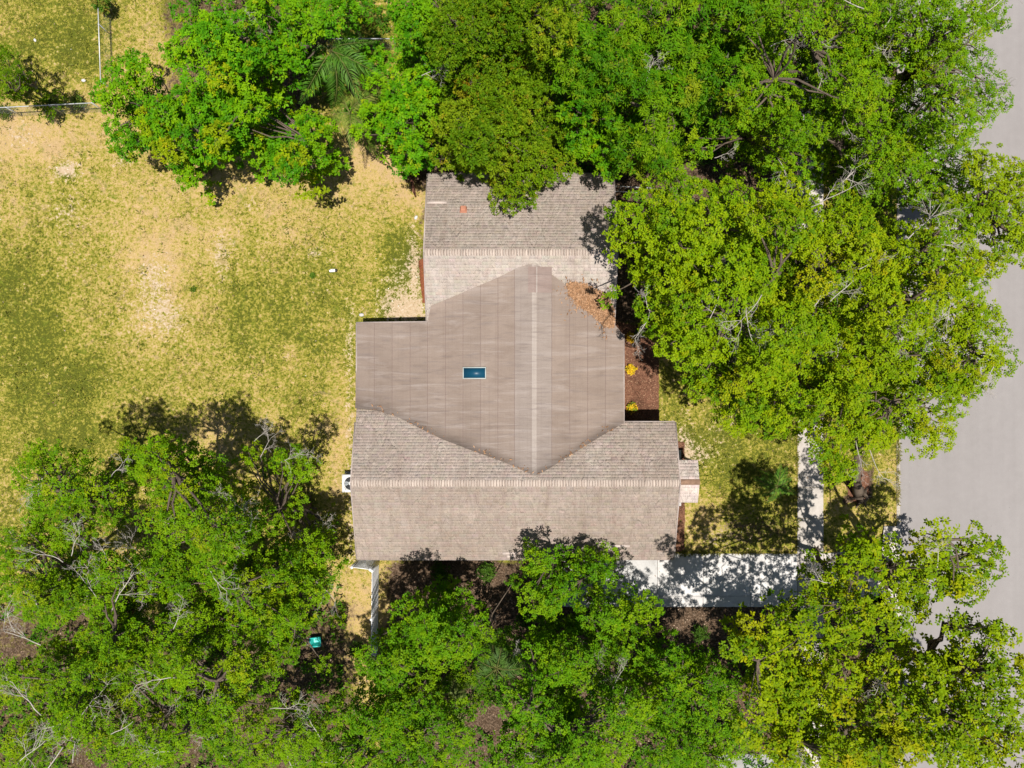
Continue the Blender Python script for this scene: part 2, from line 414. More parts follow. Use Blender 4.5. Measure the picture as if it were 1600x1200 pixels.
# mountable concrete kerb, broken into cast lengths
kerb = tag(obj('kerb', None), kind='structure')
def kerb_piece(y0, y1):
    mb = MB(); x0, x1 = ROAD_X - .04, ROAD_X + .14
    mb.add([(x0, y0, -.02), (x0, y0, .035), (x0 + .05, y0, .035), (x1, y0, .010), (x0, y1, -.02), (x0, y1, .035), (x0 + .05, y1, .035), (x1, y1, .010)],
           [(0, 1, 5, 4), (1, 2, 6, 5), (2, 3, 7, 6), (3, 2, 1, 0), (4, 5, 6, 7)])
    return mb.build('kerb_stone', M['kerb'], kerb)
DRV_Y0, DRV_Y1 = G(0, 948)[1], G(0, 865)[1]
APRON_Y0, APRON_Y1 = G(0, 992)[1], G(0, 822)[1]
yy = APRON_Y1
while yy < 27: kerb_piece(yy, yy + 2.98); yy += 3.0
yy = APRON_Y0
while yy > -27: kerb_piece(yy - 2.98, yy); yy -= 3.0

# sidewalk slabs
walk = tag(obj('sidewalk', None), kind='structure')
SWX0, SWX1 = G(1246, 0)[0], G(1286.5, 0)[0]
yj = G(0, 762)[1] + 1.6 * 14
while yj > -26:
    y1, y0 = yj, yj - 1.588
    o = MB().box(SWX0 + random.uniform(-.012, .012), SWX1 + random.uniform(-.012, .012), y0, y1, -.05, .035 + random.uniform(-.006, .008)).build('slab', M['sidewalk'], walk)
    bevel(o, .012, 1); yj -= 1.6
# driveway slabs
drive = tag(obj('driveway', None), kind='structure')
def slab(x0, x1, y0, y1, mat, z=.045):
    return bevel(MB().box(x0, x1, y0, y1, -.05, z).build('slab', mat, drive), .012, 1)
xs = [2.6, 5.0, 7.58, 9.95, 12.4, SWX0 - .015]
ym = G(0, 931)[1]
for a, b in zip(xs[:-1], xs[1:]):
    m = M['driveway_old'] if b < 7.7 else M['driveway']
    slab(a, b - .015, ym + .006, DRV_Y1, m, .045 + random.uniform(-.004, .004)); slab(a, b - .015, DRV_Y0, ym - .006, m, .045 + random.uniform(-.004, .004))
mb = MB()   # flared apron between the sidewalk and the road
a0 = SWX1 + .015
mb.prism([(a0, DRV_Y0), (ROAD_X - .3, DRV_Y0 - .3), (ROAD_X + .18, APRON_Y0), (ROAD_X + .18, APRON_Y1), (ROAD_X - .72, APRON_Y1), (ROAD_X - .8, DRV_Y1 + .3), (a0, DRV_Y1)], -.05, .03)
mb.build('apron', M['sidewalk'], drive)
# neighbouring driveway just below the trees
o = MB().box(*[G(1120, 0)[0], SWX0 - .02], -26, G(0, 1178)[1], -.05, .04).build('neighbour_driveway', M['driveway_old']); tag(o, kind='structure')

# mulch beds
def bed(name, poly, mat, z=.045, n=None):
    poly = [np.array(p, float) for p in poly]; P = []
    for a, b in zip(poly, poly[1:] + poly[:1]):           # wobbling edge
        k = max(2, int(np.linalg.norm(b - a) / .12))
        for q in range(k):
            p = a + (b - a) * q / k; P.append(p + rng.normal(0, .018, 2))
    mb = MB(); mb.prism(P, -.02, z); o = mb.build(name, mat); return tag(o, kind='structure')
bed('mulch_bed', [G(950, 500), G(1010, 512), G(1029, 560), G(1030, 668), G(950, 672)], M['mulch'])
bed('mulch_bed', [G(1030, 690), G(1069, 690), G(1071, 740), G(1069, 862), G(955, 863), G(955, 842), G(1030, 842)], M['mulch'])
bed('mulch_bed', [G(654, 408), G(660, 404), G(690, 404), G(696, 473), G(660, 473), G(657, 440)], M['mulch_red'])
bed('mulch_bed', [G(1322, 742), G(1345, 728), G(1358, 745), G(1358, 778), G(1340, 788), G(1325, 775)], M['mulch'], .03)

# ------------------------------------------------------------------ house
house = empty('house', 'single-storey house with brown shingle and rolled roofing', 'house', (0, 0, 0))
# roof planes (z as function of x, y)
S_RY, S_RZ, S_EY, S_EZ = -4.64, 3.80, -8.49, 2.50; S_NY, S_NZ = -1.85, 2.87
S_X0, S_X1 = -7.50, 7.82
N_RY, N_RZ, N_EY, N_EZ = 6.14, 3.85, 10.19, 2.50; N_SY = 2.6
N_X0, N_X1 = -4.08, 4.90
MR_X, MR_Z = 1.02, 3.67; MW_X, MW_Z = -7.50, 2.56; ME_X, ME_Z = 5.31, 2.98
pS = (S_RZ - S_EZ) / (S_RY - S_EY); pSn = (S_RZ - S_NZ) / (S_NY - S_RY); pN = (N_RZ - N_EZ) / (N_EY - N_RY)
def zS(x, y): return np.where(y < S_RY, S_RZ - pS * (S_RY - y), S_RZ - pSn * (y - S_RY))
def zN(x, y): return N_RZ - pN * np.abs(y - N_RY)
def zM(x, y): return np.where(x < MR_X, MR_Z - (MR_Z - MW_Z) / (MR_X - MW_X) * (MR_X - x), MR_Z - (MR_Z - ME_Z) / (ME_X - MR_X) * (x - MR_X))
def smax(a, b, k=.16): return .5 * (a + b + np.sqrt((a - b) ** 2 + k * k))
def zmid(x, y):
    # the south wing only reaches past its own north eave on the west side; the north wing only where it stands
    z = smax(zM(x, y), zS(x, y), .14)
    zn = np.where((x > N_X0 - .05), zN(x, y), -9)
    return smax(z, zn, .14) + .03
S_B = np.array([(540, 636), (558, 638), (590, 642), (620, 651), (650, 666), (690, 686), (740, 705), (790, 723), (825, 739), (838, 743), (850, 737), (900, 706), (940, 681), (973, 662), (990, 655)], float)
N_B = np.array([(540, 505), (672.5, 505), (673, 478), (700, 467), (740, 450), (780, 433), (810, 418), (830, 412), (845, 416), (865, 431), (900, 456), (935, 482), (955, 500), (973, 522), (985, 530)], float)
def unb(B):
    P = []
    for px, py in B:
        z = 3.2
        for _ in range(8):
            x, y = G(px, py, z); z = float(zmid(np.array(x), np.array(y)))
        P.append((x, y))
    return np.array(P)
S_W = unb(S_B); N_W = unb(N_B)
def ySb(x): return np.interp(x, S_W[:, 0], S_W[:, 1])
def yNb(x):
    return np.where(x < N_W[2, 0], N_W[0, 1], np.interp(x, N_W[2:, 0], N_W[2:, 1]))

# walls (prisms under the wings)
def gable_walls(x0, x1, prof):
    n = len(prof); V = [(x0, y, z) for y, z in prof] + [(x1, y, z) for y, z in prof]
    mb = MB(); mb.add(V, [(i, (i + 1) % n, n + (i + 1) % n, n + i) for i in range(n)])
    for s in (0, n):
        c = np.mean(prof, 0); x = x0 if s == 0 else x1
        mb.add([(x, c[0], c[1])] + [(x, y, z) for y, z in prof], None, [(0, 1 + i, 1 + (i + 1) % n) for i in range(n)])
    return mb.build('wall', M['wall'], house)
gable_walls(S_X0 + .38, S_X1 - .38, [(S_EY + .45, -.05), (S_EY + .45, S_EZ + .02), (S_RY, S_RZ - .12), (S_NY - .4, S_NZ - .0), (S_NY - .4, -.05)])
gable_walls(N_X0 + .3, N_X1 - .3, [(N_SY, -.05), (N_SY, 2.45), (N_RY, N_RZ - .12), (N_EY - .45, N_EZ + .02), (N_EY - .45, -.05)])
MB().box(MW_X + .4, N_X0 + .29, S_NY - .38, N_W[0, 1] - .38, -.05, 2.42).build('wall', M['wall'], house)
MB().box(N_X0 + .31, ME_X - .42, S_NY - .39, N_SY - .01, -.05, 2.85).build('wall', M['wall'], house)

# decks under the coverings
def deck(name, pts, th=.10):
    pts = np.array(pts, float); lo = pts - [0, 0, th]
    n = len(pts); mb = MB(); mb.add(np.concatenate([pts, lo]), [tuple(range(n)), tuple(range(2 * n - 1, n - 1, -1))] + [(i, n + i, n + (i + 1) % n, (i + 1) % n) for i in range(n)])
    return mb.build(name, M['fascia'], house)
e = .012
deck('roof_deck', [(S_X0, S_EY, S_EZ - e), (S_X1, S_EY, S_EZ - e), (S_X1, S_RY, S_RZ - e), (S_X0, S_RY, S_RZ - e)])
deck('roof_deck', [(S_X0, S_RY, S_RZ - e), (S_X1, S_RY, S_RZ - e), (S_X1, S_NY, S_NZ - e), (S_X0, S_NY, S_NZ - e)])
deck('roof_deck', [(N_X0, N_RY, N_RZ - e), (N_X1, N_RY, N_RZ - e), (N_X1, N_EY, N_EZ - e), (N_X0, N_EY, N_EZ - e)])
deck('roof_deck', [(N_X0, N_SY, float(zN(0, np.array(N_SY))) - e), (N_X1, N_SY, float(zN(0, np.array(N_SY))) - e), (N_X1, N_RY, N_RZ - e), (N_X0, N_RY, N_RZ - e)])

# shingle courses: every tab a small slab, one joined part per slope (thousands of tabs)
def shingle_slope(x0, x1, ye, ze, yr, zr, seed, base, exposure=.142, clip=None, xj=.0):
    r = np.random.default_rng(seed); L = math.hypot(yr - ye, zr - ze); n = int(round(L / exposure)); ex = L / n
    uy, uz = (yr - ye) / L, (zr - ze) / L
    nrm = np.array([0, -uz * np.sign(uy), abs(uy)])
    Vs = []; Cs = []
    for c in range(n):
        w = .31; off = r.uniform(-w, 0)
        k = int((x1 - x0) / w) + 3
        cuts = x0 + off + np.arange(k) * w + r.normal(0, .012, k); cuts = cuts[cuts < x1]
        cuts = np.clip(np.append(cuts, x1), x0 - xj * r.random(), x1)
        a = cuts[:-1] + .004; b = cuts[1:] - .004; ok = b - a > .03; a = a[ok]; b = b[ok]
        s0 = c * ex - r.uniform(0, .012, len(a)); s1 = np.full(len(a), min((c + 1) * ex + .05, L))
        h0 = .017 + r.uniform(0, .007, len(a)); h1 = np.full(len(a), .003)
        def P(x, s, h): return np.stack([x, ye + uy * s + nrm[1] * h, ze + uz * s + nrm[2] * h], 1)
        q = np.stack([P(a, s0, h0), P(b, s0, h0), P(b, s1, h1), P(a, s1, h1), P(a, s0, h0 * 0 - .004), P(b, s0, h0 * 0 - .004)], 1)
        col = base * (1 + r.normal(0, .04, (len(a), 1))) * (1 + r.normal(0, .015, (len(a), 3)))
        col = col * (1 + .022 * r.normal())
        if clip is not None:
            m = clip((a + b) / 2, ye + uy * s0, ze + uz * s0); q = q[m]; col = col[m]
        # darker strip tucked under the next butt edge (course shadow line and dirt, painted in): vertex tint
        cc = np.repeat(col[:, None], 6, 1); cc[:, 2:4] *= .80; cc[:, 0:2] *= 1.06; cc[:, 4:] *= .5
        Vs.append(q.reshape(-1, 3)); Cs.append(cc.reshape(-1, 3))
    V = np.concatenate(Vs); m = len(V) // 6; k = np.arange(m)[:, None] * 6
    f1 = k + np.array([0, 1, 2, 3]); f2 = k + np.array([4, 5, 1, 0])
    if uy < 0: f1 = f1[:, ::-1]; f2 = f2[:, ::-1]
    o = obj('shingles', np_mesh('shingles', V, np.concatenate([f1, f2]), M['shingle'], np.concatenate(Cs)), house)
    return tag(o, kind='stuff')
TAN = np.array([.330, .272, .232]); TAN_N = np.array([.405, .338, .290]); TAN_L = np.array([.42, .365, .32])  # TAN_N: same shingle, painted lighter to offset weaker sun on north slopes
def not_under(x, y, z):
    u = (x > MW_X - .2) & (x < ME_X) & (y > ySb(x) + .15) & (y < yNb(x) - .15)
    return ~u
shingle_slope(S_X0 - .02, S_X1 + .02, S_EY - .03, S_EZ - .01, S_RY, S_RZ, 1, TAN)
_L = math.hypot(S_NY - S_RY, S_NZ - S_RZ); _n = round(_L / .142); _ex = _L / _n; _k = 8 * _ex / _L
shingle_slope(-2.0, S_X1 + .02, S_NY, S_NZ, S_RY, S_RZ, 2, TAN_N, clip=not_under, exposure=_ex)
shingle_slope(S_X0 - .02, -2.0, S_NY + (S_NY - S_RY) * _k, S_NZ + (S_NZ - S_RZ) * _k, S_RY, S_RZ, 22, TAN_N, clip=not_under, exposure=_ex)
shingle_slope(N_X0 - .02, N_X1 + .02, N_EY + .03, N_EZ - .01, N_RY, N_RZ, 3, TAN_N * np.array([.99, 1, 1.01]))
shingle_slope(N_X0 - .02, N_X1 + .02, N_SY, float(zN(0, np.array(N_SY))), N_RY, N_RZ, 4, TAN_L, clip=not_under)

# ridge caps: one joined part per ridge (well over a hundred narrow caps)
def ridge(x0, x1, y, z, pa, pb, seed):
    r = np.random.default_rng(seed); mb = MB(); x = x0; Vs = []; Cs = []
    while x < x1 - .03:
        w = .128 + r.normal(0, .005); g = .034; h = .03 + r.uniform(0, .012); d = .155 + r.normal(0, .006)
        xa, xb = x, min(x + w - g, x1)
        Vs.append([(xa, y - d, z - d * pa + h), (xb, y - d, z - d * pa + h * .6), (xb, y, z + h * .6 + .014), (xa, y, z + h + .014), (xb, y + d, z - d * pb + h * .6), (xa, y + d, z - d * pb + h),
                   (xa, y - d, z - d * pa - .01), (xa, y, z - .01), (xa, y + d, z - d * pb - .01)])
        c = np.array([.40, .338, .292]) * (1 + r.normal(0, .07)); Cs.append([c] * 6 + [c * .6] * 3); x += w
    V = np.array(Vs).reshape(-1, 3); k = np.arange(len(Vs))[:, None] * 9
    f = np.concatenate([k + np.array([0, 1, 2, 3]), k + np.array([3, 2, 4, 5]), k + np.array([6, 0, 3, 7]), k + np.array([7, 3, 5, 8])])
    o = obj('ridge_caps', np_mesh('ridge_caps', V, f, M['shingle'], np.array(Cs).reshape(-1, 3)), house); tag(o, kind='stuff')
    MB().add([(x0, y - .15, z - .15 * pa + .018), (x1, y - .15, z - .15 * pa + .018), (x1, y, z + .02), (x0, y, z + .02), (x1, y + .15, z - .15 * pb + .018), (x0, y + .15, z - .15 * pb + .018)],
             [(0, 1, 2, 3), (3, 2, 4, 5)]).build('ridge_underlay', M['underlay'], house)
ridge(S_X0, S_X1, S_RY, S_RZ, pS, pSn, 5)
ridge(N_X0, N_X1, N_RY, N_RZ, pN, pN, 6)

# rolled roofing on the low middle roof: one part per sheet, one per seam
def sheet(xa, xb, col, lift=.0, ys=None, yn=None, name='roofing_sheet', dz_down=.003):
    nxs = 6; nys = 46; xs_ = np.linspace(xa, xb, nxs); P = []
    for x in xs_:
        y0 = float(ySb(x)) if ys is None else ys; y1 = float(yNb(x)) if yn is None else yn
        yv = np.linspace(y0, y1, nys); z = zmid(np.full(nys, x), yv) + lift
        # low ripples in the felt, running across the roll
        z = z + .012 * (fbm(np.full(nys, x) * .35, yv, .5, 3, 5.5) - .5)
        down = (x - xa) / (xb - xa) if x > MR_X else (xb - x) / (xb - xa)
        z = z + dz_down * down
        P.append(np.stack([np.full(nys, x), yv, z], 1))
    P = np.array(P); Q = P.copy(); Q[..., 2] -= .02
    V = np.concatenate([P.reshape(-1, 3), P.reshape(-1, 3), Q.reshape(-1, 3)]); n = nxs * nys
    i = np.arange(nxs - 1)[:, None] * nys + np.arange(nys - 1)[None]
    f = np.stack([i, i + nys, i + nys + 1, i + 1], -1).reshape(-1, 4)
    sk = []
    for k in range(nxs - 1): sk += [(k * nys, k * nys + n, (k + 1) * nys + n, (k + 1) * nys), (k * nys + nys - 1, (k + 1) * nys + nys - 1, (k + 1) * nys + nys - 1 + n, k * nys + nys - 1 + n)]
    for k in range(nys - 1): sk += [(k, k + 1, k + 1 + n, k + n), ((nxs - 1) * nys + k, (nxs - 1) * nys + k + n, (nxs - 1) * nys + k + 1 + n, (nxs - 1) * nys + k + 1)]
    # grime washed into the south valley, a paler band along the north one where the sheet curves
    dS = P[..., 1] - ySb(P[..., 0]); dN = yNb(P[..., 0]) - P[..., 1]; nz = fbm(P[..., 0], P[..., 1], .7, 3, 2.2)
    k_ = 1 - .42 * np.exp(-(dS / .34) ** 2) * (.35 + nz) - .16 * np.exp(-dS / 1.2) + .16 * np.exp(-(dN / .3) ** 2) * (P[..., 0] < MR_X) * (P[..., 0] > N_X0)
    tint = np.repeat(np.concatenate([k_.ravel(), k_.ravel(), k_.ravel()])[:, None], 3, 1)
    o = obj(name, np_mesh(name, V, np.concatenate([f, np.array(sk) + n]), M['roll'], tint), house)
    o.data.polygons.foreach_set('use_smooth', np.r_[np.ones(len(f), bool), np.zeros(len(sk), bool)])
    
    o.color = (*col, 1); return o
def seam(x, lift=.007, w=.016):
    nys = 50; y0, y1 = float(ySb(x)), float(yNb(x)); yv = np.linspace(y0, y1, nys); xx = x + rng.normal(0, .004, nys)
    z = zmid(np.full(nys, x), yv) + lift + .012 * (fbm(np.full(nys, x) * .35, yv, .5, 3, 5.5) - .5) + .004
    V = np.concatenate([np.stack([xx - w / 2, yv, z - .004], 1), np.stack([xx, yv, z + .004], 1), np.stack([xx + w / 2, yv, z - .004], 1)])
    k = np.arange(nys - 1)[:, None]; f = np.concatenate([k + np.array([0, nys, nys + 1, 1]), k + nys + np.array([0, nys, nys + 1, 1])])
    return obj('seam', np_mesh('seam', V, f, M['seam']), house)
BR = np.array([.207, .163, .135])
west_px = [556, 585, 613, 641, 668, 696, 723.5, 751, 778, 804, 832]
east_px = [838, 862, 890, 918, 946, 974.5]
def wx(px):
    z = 3.0
    for _ in range(6): x = (px - 800) * (CAM_H - z) / FOCAL; z = float(zM(np.array(x), 0))
    return x
wl_ = [wx(p) for p in west_px]; el_ = [wx(p) for p in east_px]
lv = [.98, .95, 1.0, .97, 1.01, 1.0, .97, 1.02, 1.02, 1.15]
for k, (a, b) in enumerate(zip(wl_[:-1], wl_[1:])):
    g = .25 if k >= 9 else .0
    c = BR * lv[k]; c = c * (1 - g) + np.full(3, c.mean()) * g
    sheet(a, b, c)
    if 0 < k: seam(a)
lv = [1.14, 1.04, 1.06, 1.04, 1.07]
for k, (a, b) in enumerate(zip(el_[:-1], el_[1:])):
    c = BR * lv[k]; g = .25 if k == 0 else .0
    sheet(a, b, c * (1 - g) + np.full(3, c.mean()) * g)
    if 0 < k: seam(a)
sheet(wl_[-1] - .03, el_[0] + .01, np.array([.295, .255, .226]), .012, name='ridge_sheet', dz_down=0)
# worn cap strip patch at the head of the ridge
yA, yB = G(0, 457, 3.7)[1], G(0, 417, 3.7)[1]
sheet(wx(825), wx(862), np.array([.222, .170, .150]), .022, ys=yA, yn=yB, name='roofing_patch', dz_down=0)
sheet(wx(837.6), wx(839.4), np.array([.30, .26, .235]), .028, ys=yA, yn=yB, name='roofing_patch', dz_down=0)
sheet(wx(864), wx(892), BR * .97, .014, ys=G(0, 707, 3.4)[1] + .35, yn=G(0, 678, 3.4)[1], name='roofing_patch', dz_down=0)

# eave edges of the low roof
def edge(a, b, z, w=.05, h=.14):
    return MB().bar((*a, z), (*b, z), w, h).build('fascia_board', M['drip'], house)
edge((MW_X - .03, S_W[1, 1]), (MW_X - .03, N_W[0, 1]), MW_Z - .03)
MB().bar((MW_X - .05, N_W[0, 1] + .03, MW_Z - .03), (N_X0 + .1, N_W[0, 1] + .03, float(zM(np.array(N_X0 + .1), 0)) - .03), .05, .14).build('fascia_board', M['drip'], house)
edge((ME_X + .05, float(ySb(ME_X))), (ME_X + .05, float(yNb(ME_X))), ME_Z - .03)
edge((S_X0 - .02, S_EY - .045), (S_X1 + .02, S_EY - .045), S_EZ - .07)
edge((ME_X + .1, S_NY + .045), (S_X1 + .02, S_NY + .045), S_NZ - .07)
edge((N_X0 - .02, N_EY + .045), (N_X1 + .02, N_EY + .045), N_EZ - .07)
for x in (S_X0 - .045, S_X1 + .045):
    for (ya, za), (yb, zb) in (((S_EY, S_EZ), (S_RY, S_RZ)), ((S_RY, S_RZ), (S_NY, S_NZ))):
        MB().bar((x, ya, za - .03), (x, yb, zb - .03), .05, .13).build('rake_board', M['drip'], house)
for x in (N_X0 - .045, N_X1 + .045):
    for (ya, za), (yb, zb) in (((N_SY, float(zN(0, np.array(N_SY)))), (N_RY, N_RZ)), ((N_RY, N_RZ), (N_EY, N_EZ))):
        MB().bar((x, ya, za - .03), (x, yb, zb - .03), .05, .13).build('rake_board', M['drip'], house)

# entry canopy on the east gable: two little shingled slopes and a bare ridge board
CX0, CX1 = S_X1 + .07, G(1092, 0, 2.55)[0]; CY0, CY1 = G(0, 785, 2.4)[1], G(0, 719, 2.4)[1]; CYM = (CY0 + CY1) / 2
PINK = np.array([.54, .465, .43])
canopy = obj('entry_canopy', None, house)
_h = house; house = canopy
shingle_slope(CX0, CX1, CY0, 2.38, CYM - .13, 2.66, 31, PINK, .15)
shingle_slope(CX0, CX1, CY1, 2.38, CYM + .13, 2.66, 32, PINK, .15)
house = _h
MB().bar((CX0, CYM, 2.66), (CX1 + .02, CYM, 2.66), .27, .06).build('ridge_board', M['wood_brown'], canopy)
for y0, y1 in ((CY0, CYM - .13), (CY1, CYM + .13)):
    MB().add([(CX0, y0, 2.36), (CX1, y0, 2.36), (CX1, y1, 2.645), (CX0, y1, 2.645), (CX0, y0, 2.28), (CX1, y0, 2.28), (CX1, y1, 2.57), (CX0, y1, 2.57)],
             [(0, 1, 2, 3), (4, 7, 6, 5), (0, 4, 5, 1), (1, 5, 6, 2), (2, 6, 7, 3), (3, 7, 4, 0)]).build('canopy_deck', M['fascia'], canopy)
for y in (CY0 + .12, CY1 - .12):
    MB().box(CX1 - .16, CX1 - .06, y - .05, y + .05, .0, 2.32).build('canopy_post', M['fascia'], canopy)
bevel(MB().box(7.45, G(1063.5, 0)[0], G(0, 790)[1], G(0, 703)[1], -.05, .14).build('front_step', M['driveway_old'], house), .015, 1)

# skylight
z0 = float(zmid(np.array(-1.8), np.array(.55)))
kx0, kx1 = G(723, 0, z0 + .1)[0], G(760, 0, z0 + .1)[0]; ky0, ky1 = G(0, 592, z0 + .1)[1], G(0, 573.5, z0 + .1)[1]
slope_w = (MR_Z - MW_Z) / (MR_X - MW_X)
sk = obj('skylight', None, house, ((kx0 + kx1) / 2, (ky0 + ky1) / 2, float(zM(np.array((kx0 + kx1) / 2), 0)) + .05)); sk.rotation_euler = (0, -math.atan(slope_w), 0)
hw, hd = (kx1 - kx0) / 2, (ky1 - ky0) / 2
mb = MB(); f = .045
for a in ((-hw, hw, -hd, -hd + f), (-hw, hw, hd - f, hd)): mb.box(*a, -.05, .10)
for a in ((-hw, -hw + f, -hd + f, hd - f), (hw - f, hw, -hd + f, hd - f)): mb.box(*a, -.05, .097)
bevel(mb.build('skylight_frame', M['skyframe'], sk), .008, 1)
MB().box(-hw + f, hw - f, -hd + f, hd - f, .0, .075).build('skylight_pane', M['glass'], sk)
MB().box(-hw - .13, hw + .1, -hd - .08, hd + .07, -.04, -.016).build('flashing', M['fascia'], sk)
MB().prism([(.25, -hd - .19), (.42, -hd - .15), (.5, -hd - .08), (.2, -hd - .08)], -.03, -.012).build('sealant', M['patch'], sk)

# terracotta vent hood on the north wing
vx, vy = G(724.5, 329.5, 2.95); vz = float(zN(0, np.array(vy)))
vt = obj('roof_vent', None, house, (vx, vy, vz)); vt.rotation_euler = (-math.atan(pN), 0, 0)
MB().box(-.17, .17, -.17, .17, .01, .035).build('flange', M['clay'], vt)
mb = MB(); mb.add([(-.13, -.12, .035), (.13, -.12, .035), (.15, .14, .035), (-.15, .14, .035), (-.11, -.09, .14), (.11, -.09, .14), (.13, .14, .17), (-.13, .14, .17)],
                  [(0, 4, 5, 1), (1, 5, 6, 2), (2, 6, 7, 3), (3, 7, 4, 0), (4, 7, 6, 5)]); bevel(mb.build('hood', M['clay'], vt), .02, 2)
# pale replacement shingle strips
def patch(px0, px1, py0, py1, zf, z):
    x0, y1 = G(px0, py0, z); x1, y0 = G(px1, py1, z); V = []
    for x, y in ((x0, y0), (x1, y0), (x1, y1), (x0, y1)): V.append((x, y, float(zf(np.array(x), np.array(y))) + .034))
    V += [(a, b, c - .03) for a, b, c in V]
    return MB().add(V, [(0, 1, 2, 3), (0, 4, 5, 1), (1, 5, 6, 2), (2, 6, 7, 3), (3, 7, 4, 0)]).build('replacement_shingle', M['patch'], house)
patch(668, 698, 315, 319, zN, 2.9); patch(785, 808, 862.5, 866.5, zS, 2.6); patch(792, 797, 866.9, 871.5, zS, 2.55); patch(799, 806, 866.9, 871, zS, 2.55); patch(944, 984, 851, 855, zS, 2.7)

# leaves blown into the valley of the roof: a heap of dry straw and leaf
def in_poly(x, y, poly):
    c = np.zeros(np.shape(x), bool); n = len(poly)
    for a in range(n):
        x0, y0 = poly[a]; x1, y1 = poly[a - 1]
        c ^= ((y0 > y) != (y1 > y)) & (x < (x1 - x0) * (y - y0) / (y1 - y0 + 1e-12) + x0)
    return c
def litter_quads(x, y, z, r, lmin, lmax, asp, pal, tilt=.35):
    n = len(x); a = r.uniform(0, 2 * np.pi, n); L = r.uniform(lmin, lmax, n); W = L * asp * r.uniform(.7, 1.3, n)
    D = np.stack([np.cos(a), np.sin(a), r.normal(0, tilt, n)], 1); S = np.stack([-np.sin(a), np.cos(a), r.normal(0, tilt, n)], 1)
    P = np.stack([x, y, z], 1)
    V = np.stack([P - D * L[:, None] / 2, P + S * W[:, None] / 2, P + D * L[:, None] / 2, P - S * W[:, None] / 2], 1).reshape(-1, 3)
    f = np.arange(n)[:, None] * 4 + np.array([0, 3, 2, 1])
    pal = np.array(pal); c = pal[r.integers(0, len(pal), n)] * r.uniform(.75, 1.25, (n, 1))
    return V, f, c
poly_px = [(884, 447), (893, 442), (906, 443), (920, 449), (936, 455), (948, 462), (958, 480), (966, 505), (955, 512), (944, 508), (930, 494), (915, 484), (902, 477), (893, 463)]
r = np.random.default_rng(77); poly = [G(a, b, 3.3) for a, b in poly_px]
ax = np.array(poly); x = r.uniform(ax[:, 0].min(), ax[:, 0].max(), 9000); y = r.uniform(ax[:, 1].min(), ax[:, 1].max(), 9000)
k = in_poly(x + r.normal(0, .05, 9000), y + r.normal(0, .05, 9000), poly); x = x[k]; y = y[k]
k = 420; q = r.integers(0, len(x), k); x = np.r_[x, x[q] + r.normal(-.1, .34, k)]; y = np.r_[y, y[q] + r.normal(.0, .30, k)]   # strays round the heap
k = 110; vx_ = np.clip(r.choice([-6.2, -4.4, -1.5, .6, 3.0, 4.6], k) + r.normal(0, .45, k), -7, 5); x = np.r_[x, vx_]; y = np.r_[y, ySb(vx_) + np.abs(r.normal(.05, .14, k))]               # and down the south valley
k = x < N_X1 - .02; x = x[k]; y = y[k]
z = np.maximum(zmid(x, y), np.where(x < N_X1, zN(x, y), 0)) + .02 + r.random(len(x)) * .07
V, f, c = litter_quads(x, y, z, r, .07, .2, .28, [(.29, .160, .085), (.235, .125, .062), (.34, .205, .118), (.17, .092, .048)])
tag(obj('leaf_litter', np_mesh('leaf_litter', V, f, M['litter'], c)), 'heap of tan dry leaves in the roof valley beside the big tree', 'leaf litter', kind='stuff')

# ------------------------------------------------------------------ trees
def unit(v): return v / (np.linalg.norm(v, axis=-1, keepdims=True) + 1e-9)

def leaf_faces(P, D, N, L, W, droop=.12):
    S = unit(np.cross(D, N)); L = L[:, None]; W = W[:, None]
    mid = P + D * L * .48 + N * L * .05
    V = np.stack([P, mid + S * W * .5, P + D * L - N * L * droop, mid - S * W * .5], 1)
    return V.reshape(-1, 3)

def sprigs(Cn, A, k, L, W, r, spread=(45, 88)):
    """rosettes of k leaves round axis A at each point Cn -> vertices (4 per leaf)"""
    n = len(Cn); ref = unit(r.normal(0, 1, (n, 3))); T = unit(np.cross(A, ref)); B = np.cross(A, T)
    th = (np.arange(k)[None] * 2 * np.pi / k) + r.uniform(0, 6.3, (n, 1)) + r.normal(0, .35, (n, k))
    ph = np.radians(r.uniform(spread[0], spread[1], (n, k)))
    R = T[:, None] * np.cos(th)[..., None] + B[:, None] * np.sin(th)[..., None]
    D = A[:, None] * np.cos(ph)[..., None] + R * np.sin(ph)[..., None]
    N = A[:, None] * np.sin(ph)[..., None] - R * np.cos(ph)[..., None]
    N = unit(N + r.normal(0, .16, N.shape)); D = unit(D + r.normal(0, .12, D.shape))
    N = unit(N - D * (N * D).sum(-1, keepdims=True))
    P = Cn[:, None] + A[:, None] * r.uniform(-.05, .05, (n, k, 1)) + R * .015
    Ls = L * r.uniform(.7, 1.25, (n, k)); Ws = W * r.uniform(.75, 1.2, (n, k))
    return leaf_faces(P.reshape(-1, 3), D.reshape(-1, 3), N.reshape(-1, 3), Ls.ravel(), Ws.ravel())

